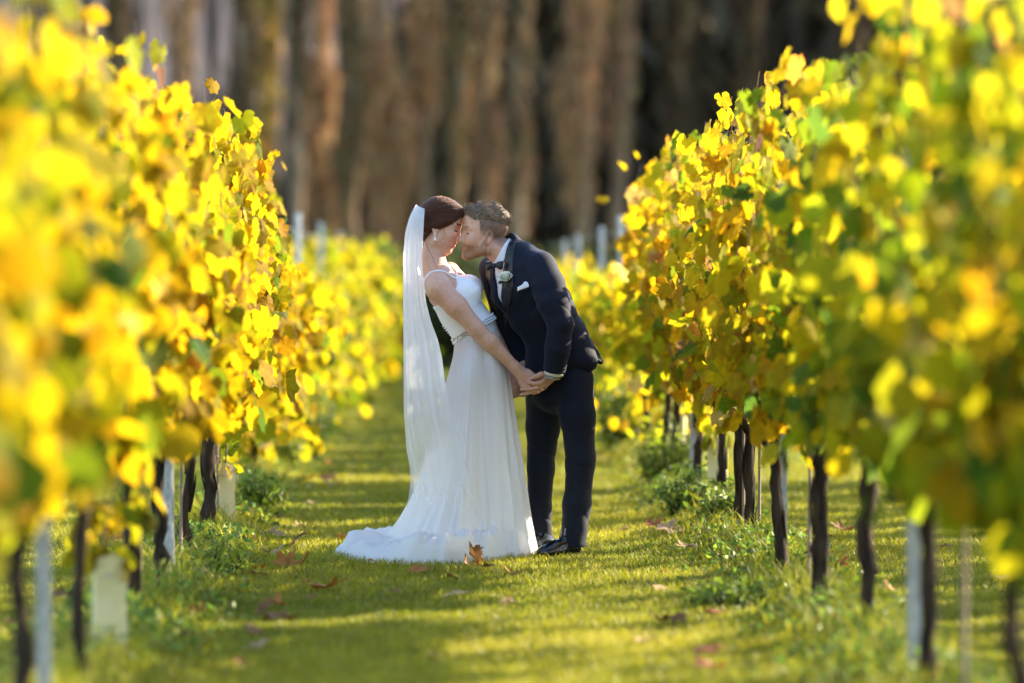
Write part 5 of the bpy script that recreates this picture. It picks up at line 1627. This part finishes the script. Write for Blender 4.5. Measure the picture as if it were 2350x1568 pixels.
hf.clip(lambda P: (lambda q: (np.interp(q[..., 0], hx2, hz2) - q[..., 2]) * 0.8)(HG.loc(P)))
def waves(P):
    q = HG.loc(P); ph_ = q[..., 0] * 95 + q[..., 1] * 30 + 3 * vnoise(P, 18, 3)
    return -0.0045 * np.sin(ph_) * sstep(0.07, 0.12, q[..., 2]) - 0.0025 * vnoise(q * np.array([30, 90, 60]), 1.0, 6) + 0.013 * sstep(0.045, 0.0, q[..., 2] - np.interp(q[..., 0], hx2, hz2)) * sstep(0.06, 0.02, q[..., 0])
hf.mod(waves)
V, Q = hf.mesh(1); q = HG.loc(V)
gh = gput('hair', V, Q, M['groom_hair'], attrs={'flow': q[:, 1] * 300 + 5 * vnoise(V, 25, 2)})
rg = np.random.default_rng(12)
nrm = np.zeros(len(V) * 3, np.float32); gh.data.vertices.foreach_get('normal', nrm); nrm = nrm.reshape(-1, 3); NS = 5200; sel = rg.choice(len(V), NS)
fwd_back = (HG.R @ np.array([-1.0, 0, 0.15]))
tang = fwd_back - (nrm[sel] @ fwd_back)[:, None] * nrm[sel]; tang[nrm[sel] @ fwd_back > 0.6] += np.array([0, 0, -0.6])
d = nrm[sel] * 0.30 + tang * 0.9 + rg.normal(size=(NS, 3)) * 0.18; d /= np.linalg.norm(d, axis=1)[:, None]
strands('strands', V[sel] - nrm[sel] * 0.001, d, 0.017, 0.0010, M['groom_hair'], gh, rg, 4, 0.22)['kind'] = 'stuff'
BV, BN = BODY_V, BODY_N
cs = np.flatnonzero(BODY_CROP > 0.25); cs = rg.choice(cs, 6000); dn = BN[cs] * 0.4 + np.array([0.3, 0, -0.8]) + rg.normal(size=(6000, 3)) * 0.15; dn /= np.linalg.norm(dn, axis=1)[:, None]
strands('cropped_sides', BV[cs], dn, 0.006, 0.0006, M['groom_hair'], gh, rg, 3, 0.1)['kind'] = 'stuff'
cs = np.flatnonzero(BODY_BEARD > 0.35); cs = rg.choice(cs, 2600); dn = BN[cs] * 0.5 + np.array([-0.1, 0, -0.7]) + rg.normal(size=(2600, 3)) * 0.25; dn /= np.linalg.norm(dn, axis=1)[:, None]
strands('beard', BV[cs], dn, 0.0040, 0.0005, M['beard_hair'], None, rg, 3, 0.2)['kind'] = 'stuff'

# shirt: inner body and collar
sf = Field((0.16, -0.30, 1.05), (0.66, 0.30, 1.56), 0.0038)
sf.add(loft(TG, GL), k=0.02); sf.F -= 0.006
sf.clip(lambda P: (P[..., 2] - 1.42) * 0.9)
sf.clip(lambda P: -(P[..., 2] - 1.08))
sf.mod(lambda P: 0.003 * vnoise(np.stack([P @ GL * 55, P[..., 2] * 9, 0 * P[..., 2]], -1), 1.0, 7))
V, Q = sf.mesh(1)
shirt = gput('shirt', V, Q, M['shirt'])
cf = Field((0.22, -0.18, 1.34), (0.46, 0.12, 1.56), 0.003)
cax0, cax1 = np.array([0.375, -0.03, 1.395]), np.array([0.315, -0.03, 1.462])
cn = (cax1 - cax0) / np.linalg.norm(cax1 - cax0)
cf.add(cone(cax0, cax1 + cn * 0.03, 0.079, 0.071), k=0.003)
def collar_clip(P):
    # band between a low plane and a rim that climbs at the back of the neck
    up = np.interp(P[..., 0], [0.285, 0.30, 0.345, 0.375, 0.40], [1.385, 1.400, 1.480, 1.520, 1.528])
    return np.maximum(P[..., 2] - up, -(P[..., 2] - (up - 0.075)))
cf.clip(collar_clip)
cf.sub(cone(cax0 - cn * 0.05, cax1 + cn * 0.08, 0.0675, 0.061), k=0.002)
V, Q = cf.mesh(3)
gput('collar', V, Q, M['shirt'], parent=shirt)

# jacket
jf = Field((0.12, -0.40, 0.70), (0.90, 0.36, 1.58), 0.0038)
JG = [((0.60, 0.03, 0.76), 0.140, 0.188), ((0.622, 0.015, 0.92), 0.142, 0.188), ((0.584, 0.005, 1.04), 0.128, 0.172), ((0.51, -0.005, 1.16), 0.132, 0.184),
      ((0.445, -0.015, 1.27), 0.142, 0.203), ((0.420, -0.02, 1.355), 0.122, 0.196), ((0.400, -0.03, 1.425), 0.085, 0.125)]
jf.add(loft(JG, GL), k=0.02)
jf.add(ell((0.440, 0.01, 1.400), (0.090, 0.11, 0.072)), k=0.03)
jf.add(cone((0.372, -0.035, 1.425), (0.352, -0.035, 1.462), 0.082, 0.080), k=0.02)
jf.add(*chain([(0.36, -0.02, 1.41), (0.515, -0.165, 1.375)], [0.060, 0.068]), k=0.03)
jf.add(*chain([(0.36, -0.02, 1.41), (0.295, 0.15, 1.365)], [0.060, 0.064]), k=0.03)
SL = [(0.515, -0.175, 1.365), (0.548, -0.212, 1.285), (0.570, -0.235, 1.205), (0.605, -0.258, 1.105), (0.592, -0.240, 0.99), (0.577, -0.208, 0.880)]
jf.add(*chain(SL, [0.076, 0.079, 0.078, 0.062, 0.060, 0.053]), k=0.012)
jf.add(*chain([(0.295, 0.15, 1.355), (0.35, 0.23, 1.15), (0.43, 0.17, 0.93)], [0.070, 0.062, 0.050]), k=0.015)
# flared back skirt of the coat with its vent
jf.add(*chain([(0.660, -0.05, 1.05), (0.735, -0.10, 0.92)], [0.060, 0.050]), k=0.04)
jf.add(*chain([(0.680, 0.03, 1.07), (0.775, 0.06, 0.945), (0.808, 0.07, 0.915)], [0.050, 0.026, 0.012]), k=0.02)
# hem: tilted plane; cuffs; neck opening; front V
hp0 = np.array([0.427, 0, 0.765]); hp1 = np.array([0.800, 0, 0.892]); hn = np.array([(hp1 - hp0)[2], 0, -(hp1 - hp0)[0]]); hn /= np.linalg.norm(hn)
cd = np.array(SL[5]) - np.array(SL[4]); cd /= np.linalg.norm(cd)
def hem_clip(P):
    d = (P - hp0) @ hn
    arm = np.linalg.norm(P - np.array(SL[5]) + cd * 0.05, axis=-1) < 0.115
    return np.where(arm & (P[..., 1] < -0.165), (P - (np.array(SL[5]) - cd * 0.0)) @ cd, d)
jf.clip(hem_clip)
jf.sub(cone((0.402, -0.03, 1.37), (0.30, -0.04, 1.52), 0.072, 0.072), k=0.004)
def vcut(P):
    # opening in front: a wedge round the shirt's middle line, closing at the button
    r = P - np.array([0.375, -0.03, 1.43]); lat = r @ GL; fw = r @ GF
    t = (P[..., 2] - 1.155) / (1.42 - 1.155)
    return np.maximum(np.abs(lat + 0.004) - 0.052 * np.clip(t, 0, 1.2) ** 0.8, np.maximum(-(fw - 0.02), -(t - 0.01))) 
jf.op((np.array([0.12, -0.40, 1.15]), np.array([0.5, 0.2, 1.5]), vcut), 0.004, 'sub')
def wrinkle(P):
    w = 0.0010 * vnoise(P * np.array([1, 1, 1.6]), 9, 3) + 0.0006 * vnoise(P, 20, 4)
    # pulled folds at the elbow and across the waist
    e = np.exp(-((P - np.array([0.585, -0.26, 1.11])) ** 2).sum(-1) / 0.10 ** 2)
    w = w + e * 0.0032 * (1 - np.abs(np.sin(P[..., 2] * 38 + P[..., 0] * 30 + 1.2 * vnoise(P, 9, 5)))) ** 3 * 2
    s_ = np.exp(-((P - np.array([0.50, -0.18, 1.22])) ** 2).sum(-1) / 0.09 ** 2)
    w = w + s_ * 0.0035 * (1 - np.abs(np.sin(P[..., 0] * 45 - P[..., 2] * 24 + 1.5 * vnoise(P, 8, 6)))) ** 3 * 2
    return w
jf.mod(wrinkle)
# groove between sleeve and body so the arm reads
V, Q = jf.mesh(1)
jacket = gput('jacket', V, Q, M['navy'])
# rear vent flap standing off to the right
a = Acc()
fl = np.array([(0.690, 1.085), (0.735, 1.035), (0.775, 0.985), (0.822, 0.918)]); fr = np.array([(0.680, 1.070), (0.712, 1.005), (0.742, 0.950), (0.800, 0.925)])
n_ = 14; t_ = np.linspace(0, 1, n_)
def rs_(e): return np.stack([np.interp(t_, np.linspace(0, 1, len(e)), e[:, k]) for k in (0, 1)], -1)
A_, B_ = rs_(fl), rs_(fr)
top_ = np.stack([A_[:, 0], np.full(n_, 0.05), A_[:, 1]], -1); bot_ = np.stack([B_[:, 0], np.full(n_, -0.045), B_[:, 1]], -1)
v0 = np.vstack([top_, bot_]); v1 = v0 - [0.006, 0, 0.006]
j = np.arange(n_ - 1); qf = np.stack([j, j + 1, n_ + j + 1, n_ + j], -1)
b_ = 2 * n_
a.add(np.vstack([v0, v1]), np.vstack([qf, qf[:, ::-1] + b_, np.stack([j, j + b_, j + 1 + b_, j + 1], -1), np.stack([n_ + j, n_ + j + 1, n_ + j + 1 + b_, n_ + j + b_], -1), [[n_ - 1, n_ - 1 + b_, b_ + 2 * n_ - 1, 2 * n_ - 1]]]))
gput('vent_flap', np.vstack(a.v), np.vstack(a.f4), M['navy'], parent=jacket)
# lapels
v, f = drape(jf, [(0.352, 1.470), (0.338, 1.40), (0.333, 1.34), (0.331, 1.26), (0.336, 1.185), (0.352, 1.09)], [(0.392, 1.480), (0.385, 1.40), (0.383, 1.33), (0.384, 1.27), (0.374, 1.19), (0.356, 1.085)], 40, 7, 0.006, 0.004)
gput('lapel', v, f, M['black_satin'], parent=jacket)
v, f = drape(jf, [(0.262, 1.400), (0.258, 1.33), (0.266, 1.25), (0.290, 1.18), (0.318, 1.13)], [(0.282, 1.405), (0.280, 1.33), (0.286, 1.25), (0.308, 1.19), (0.326, 1.135)], 30, 6, 0.004, 0.004)
gput('lapel', v, f, M['black_satin'], parent=jacket)
# breast pocket edge and pocket square
v, f = drape(jf, [(0.402, 1.256), (0.4575, 1.277)], [(0.404, 1.243), (0.459, 1.263)], 12, 4, 0.004, 0.003)
gput('pocket_welt', v, f, M['navy'], parent=jacket)
v, f = drape(jf, [(0.404, 1.275), (0.425, 1.287), (0.437, 1.302), (0.450, 1.300), (0.457, 1.286)], [(0.403, 1.256), (0.42, 1.263), (0.436, 1.269), (0.447, 1.273), (0.456, 1.277)], 16, 5, 0.008, 0.004)
ps = gput('pocket_square', v, f, M['shirt'], parent=jacket)
# sleeve buttons
for k_ in range(4):
    z = 0.872 + 0.017 * k_; x = 0.617 + 0.004 * k_
    yy, hit = jf.front_y(np.array([x]), np.array([z]), 0.002, -0.22)
    v, f = sphere_np((x, yy[0], z), (0.0062, 0.004, 0.0062), 8, 6); gput('button', v, f, M['patent'], parent=jacket)
# bow tie
bt = Acc(); c0 = np.array([0.297, -0.112, 1.377])
bdir = np.array([0.78, -0.55, 0.06]); bdir /= np.linalg.norm(bdir); bup = np.array([0.05, 0, 1.0])
for s in (-1, 1):
    n_ = 9
    for_ = []
    for t in np.linspace(0, 1, n_):
        hgt = 0.007 + 0.013 * min(1, t * 1.6) ** 0.7; w_ = 0.006 + 0.004 * math.sin(t * PI)
        cc = c0 + s * bdir * (0.006 + 0.040 * t) + np.array([0, 0, 0.002 * math.sin(t * 6)])
        for q_ in np.linspace(0, 2 * PI, 12, endpoint=False): for_.append(cc + bup * math.cos(q_) * hgt + np.cross(bdir, bup) * math.sin(q_) * w_)
    fv = np.array(for_); j = np.arange(12); k = (j + 1) % 12
    bt.add(fv, [np.vstack([np.stack([i * 12 + j, i * 12 + k, (i + 1) * 12 + k, (i + 1) * 12 + j], -1) for i in range(n_ - 1)]), np.stack([np.full(10, (n_ - 1) * 12), (n_ - 1) * 12 + np.arange(1, 11), (n_ - 1) * 12 + np.arange(2, 12)], -1)])
bt.add(*sphere_np(c0 + [0, -0.003, 0], (0.011, 0.010, 0.012), 10, 8))
gput('bow_tie', np.vstack(bt.v), [np.vstack(bt.f4), np.vstack(bt.f3)], M['black_satin'])
# shirt cuff and watch at the near wrist
wc = np.array(SL[5]) + cd * 0.004
side_ = np.cross(cd, [0, 1, 0]); side_ /= np.linalg.norm(side_); dep_ = np.cross(cd, side_)
def ring(c, r, w, nm, mat, parent=None, sides=28):
    a = Acc(); q_ = np.linspace(0, 2 * PI, sides, endpoint=False); rg_ = []
    for dw, rr in ((-w, r), (w, r * 1.02), (w, r * 0.93), (-w, r * 0.91)):
        rg_.append(c + cd * dw + np.outer(np.cos(q_) * rr, side_) + np.outer(np.sin(q_) * rr * 0.9, dep_))
    j = np.arange(sides); k = (j + 1) % sides
    a.add(np.vstack(rg_), np.vstack([np.stack([i * sides + j, i * sides + k, ((i + 1) % 4) * sides + k, ((i + 1) % 4) * sides + j], -1) for i in range(4)]))
    return gput(nm, np.vstack(a.v), np.vstack(a.f4), mat, parent=parent)
ring(wc, 0.046, 0.012, 'cuff', M['shirt'], shirt)
wd_ = wc + cd * 0.022 + np.array([-0.004, 0.004, 0])
wt_ = ring(wd_, 0.037, 0.008, 'watch', M['steel'])
lk = Acc(); rg = np.random.default_rng(4)
for q_ in np.linspace(0, 2 * PI, 26, endpoint=False):
    for dw in (-0.006, 0, 0.006):
        c = wd_ + cd * dw + side_ * math.cos(q_) * 0.0375 + dep_ * math.sin(q_) * 0.034
        lk.add(*sphere_np(c, (0.0034, 0.0034, 0.0034), 6, 4))
o = gput('links', np.vstack(lk.v), [np.vstack(lk.f4), np.vstack(lk.f3)], M['steel'], False, parent=wt_); o['kind'] = 'stuff'

# trousers
pf = Field((0.36, -0.32, 0.02), (0.86, 0.40, 0.98), 0.004)
pf.add(loft([((0.610, 0.03, 0.76), 0.120, 0.155), ((0.615, 0.02, 0.93), 0.115, 0.155)], GL), k=0.02)
pf.add(*chain([(0.675, -0.07, 0.83), (0.690, -0.095, 0.66), (0.705, -0.12, 0.45), (0.686, -0.135, 0.25), (0.662, -0.145, 0.045)], [0.096, 0.082, 0.068, 0.064, 0.066]), k=0.03)
pf.add(*chain([(0.545, 0.12, 0.83), (0.533, 0.14, 0.60), (0.524, 0.16, 0.40), (0.520, 0.18, 0.22), (0.528, 0.20, 0.055)], [0.098, 0.080, 0.067, 0.055, 0.052]), k=0.02)
pf.clip(lambda P: -(P[..., 2] - 0.045 - 0.10 * np.clip(0.66 - P[..., 0], 0, 0.1) * 1.2))
def pw(P):
    w = 0.0025 * vnoise(P * np.array([1.6, 1.6, 0.8]), 8, 13) + 0.0012 * vnoise(P, 19, 14)
    kn = np.exp(-((P[..., 2] - 0.46) / 0.10) ** 2) + 0.9 * np.exp(-((P[..., 2] - 0.14) / 0.08) ** 2)
    w = w + kn * 0.005 * (1 - np.abs(np.sin(P[..., 2] * 24 + 16 * P[..., 0] + 3.0 * vnoise(P, 5, 15)))) ** 3
    return w
pf.mod(pw)
V, Q = pf.mesh(1)
gput('trousers', V, Q, M['navy'])
# shoes
def shoe(heel, toe, h):
    heel = np.array(heel, float); toe = np.array(toe, float); d = toe - heel; Ln = np.linalg.norm(d); d /= Ln; s = np.cross([0, 0, 1], d)
    lo = np.minimum(heel, toe) - 0.09; hi = np.maximum(heel, toe) + [0.09, 0.09, 0.17]; lo[2] = -0.02
    f = Field(lo, hi, 0.003)
    R = np.stack([d, s, [0, 0, 1]], 1)
    f.add(ell(heel + d * 0.03 + [0, 0, 0.045], (0.045, 0.034, 0.055), R), ell(heel + d * Ln * 0.48 + [0, 0, 0.040], (0.085, 0.036, 0.048), R), ell(heel + d * Ln * 0.78 + [0, 0, 0.028], (0.070, 0.043, 0.034), R),
          ell(heel + d * Ln * 0.93 + [0, 0, 0.022], (0.040, 0.032, 0.024), R), k=0.03)
    f.add(cone(heel + d * 0.06 + [0, 0, 0.06], heel + d * 0.05 + [0, 0, 0.13], 0.036, 0.038), k=0.02)
    f.clip(lambda P: -(P[..., 2] - 0.012))
    V, Q = f.mesh(1)
    up = gput('shoe', V, Q, M['patent'])
    t = np.linspace(0, 1, 18); w = np.interp(t, [0, 0.1, 0.35, 0.55, 0.75, 0.92, 1], [0.018, 0.034, 0.031, 0.036, 0.044, 0.033, 0.008])
    cl = heel - d * 0.014 + np.outer(t * (Ln + 0.022), d)
    e = np.vstack([cl + np.outer(w, s), (cl - np.outer(w, s))[::-1]]); n = len(e); e[:, 2] = 0
    v = np.vstack([e + [0, 0, 0.002], e + [0, 0, 0.016]]); j = np.arange(n); k = (j + 1) % n
    i = np.arange(17)
    gput('sole', v, np.vstack([np.stack([j, k, n + k, n + j], -1), np.stack([n + i, n + i + 1, n + n - 2 - i, n + n - 1 - i], -1)]), M['patent'], False, parent=up)
shoe((0.690, -0.130, 0.0), (0.525, -0.235, 0.0), 0.1)
shoe((0.575, 0.215, 0.0), (0.435, 0.110, 0.0), 0.1)

# rose buttonhole pinned on the near lapel
yy, _ = jf.front_y(np.array([0.352]), np.array([1.315]), 0.0, -0.2)
rc = np.array([0.350, yy[0] - 0.022, 1.322])
ro = Acc(); rg = np.random.default_rng(8)
for k_ in range(26):
    lay = k_ / 26; a0 = k_ * 2.4; r_ = 0.007 + 0.029 * lay ** 0.8; hgt = 0.042 - 0.014 * lay
    n_, m_ = 7, 6; g_ = []
    for iu in range(n_):
        uu = iu / (n_ - 1) * 2 - 1
        for iv in range(m_):
            vv_ = iv / (m_ - 1)
            ang = a0 + uu * (1.25 - 0.45 * lay) * (0.55 + 0.45 * math.sin(vv_ * PI * 0.8 + 0.3))
            rr = r_ * (0.30 + 0.70 * vv_ ** 0.6) + (0.006 * lay * max(0, vv_ - 0.7) / 0.3) + 0.0006 * rg.normal()
            g_.append((rr * math.cos(ang), rr * math.sin(ang), -0.016 + hgt * vv_ * (1 - 0.12 * uu * uu) - 0.004 * lay * max(0, vv_ - 0.75) / 0.25))
    g_ = np.array(g_)
    ax_ = np.array([-0.25, -0.55, 0.80]); ax_ /= np.linalg.norm(ax_); e1 = np.cross(ax_, [0, 1, 0]); e1 /= np.linalg.norm(e1); e2 = np.cross(ax_, e1)
    W_ = rc + g_[:, :1] * e1 + g_[:, 1:2] * e2 + g_[:, 2:] * ax_
    i2 = np.arange(n_ * m_).reshape(n_, m_)
    ro.add(W_, np.stack([i2[:-1, :-1], i2[1:, :-1], i2[1:, 1:], i2[:-1, 1:]], -1).reshape(-1, 4), col=np.array([0.90, 0.88, 0.74]) * (0.9 + 0.12 * rg.random()))
rose = gput('buttonhole_rose', np.vstack(ro.v), np.vstack(ro.f4), M['rose'], col=np.vstack(ro.c))
lf = Acc()
for (dx_, dz_, ang, sz) in ((0.026, -0.030, -0.9, 0.046), (0.008, -0.032, -1.7, 0.034), (-0.020, -0.026, -2.6, 0.034), (-0.03, -0.012, 2.8, 0.030)):
    t = np.linspace(0, 1, 7); w_ = np.sin(t * PI) ** 0.8 * sz * 0.28
    d2 = np.array([math.cos(ang), -0.15, math.sin(ang)]); n2 = np.array([-math.sin(ang), 0, math.cos(ang)])
    c_ = rc + np.array([dx_ * 0.4, 0.006, dz_ * 0.5]) + np.outer(t * sz, d2)
    lf.add(np.vstack([c_ + np.outer(w_, n2) + [0, 0.004, 0], c_ - np.outer(w_, n2) + [0, 0.004, 0], c_]), np.vstack([np.stack([np.arange(6), np.arange(1, 7), 14 + np.arange(1, 7), 14 + np.arange(6)], -1), np.stack([14 + np.arange(6), 14 + np.arange(1, 7), 7 + np.arange(1, 7), 7 + np.arange(6)], -1)]), col=(0.035, 0.085, 0.02))
gput('leaves', np.vstack(lf.v), np.vstack(lf.f4), M['sprig'], col=np.vstack(lf.c), parent=rose)
st = Acc(); st.tube([rc + [0.004, 0.012, -0.02], rc + [0.006, 0.012, -0.045], rc + [0.010, 0.012, -0.066]], [0.0055, 0.005, 0.003], 7, lump=0.08)
gput('stem_wrap', np.vstack(st.v), [np.vstack(st.f4), np.vstack(st.f3)], M['bamboo'], parent=rose)
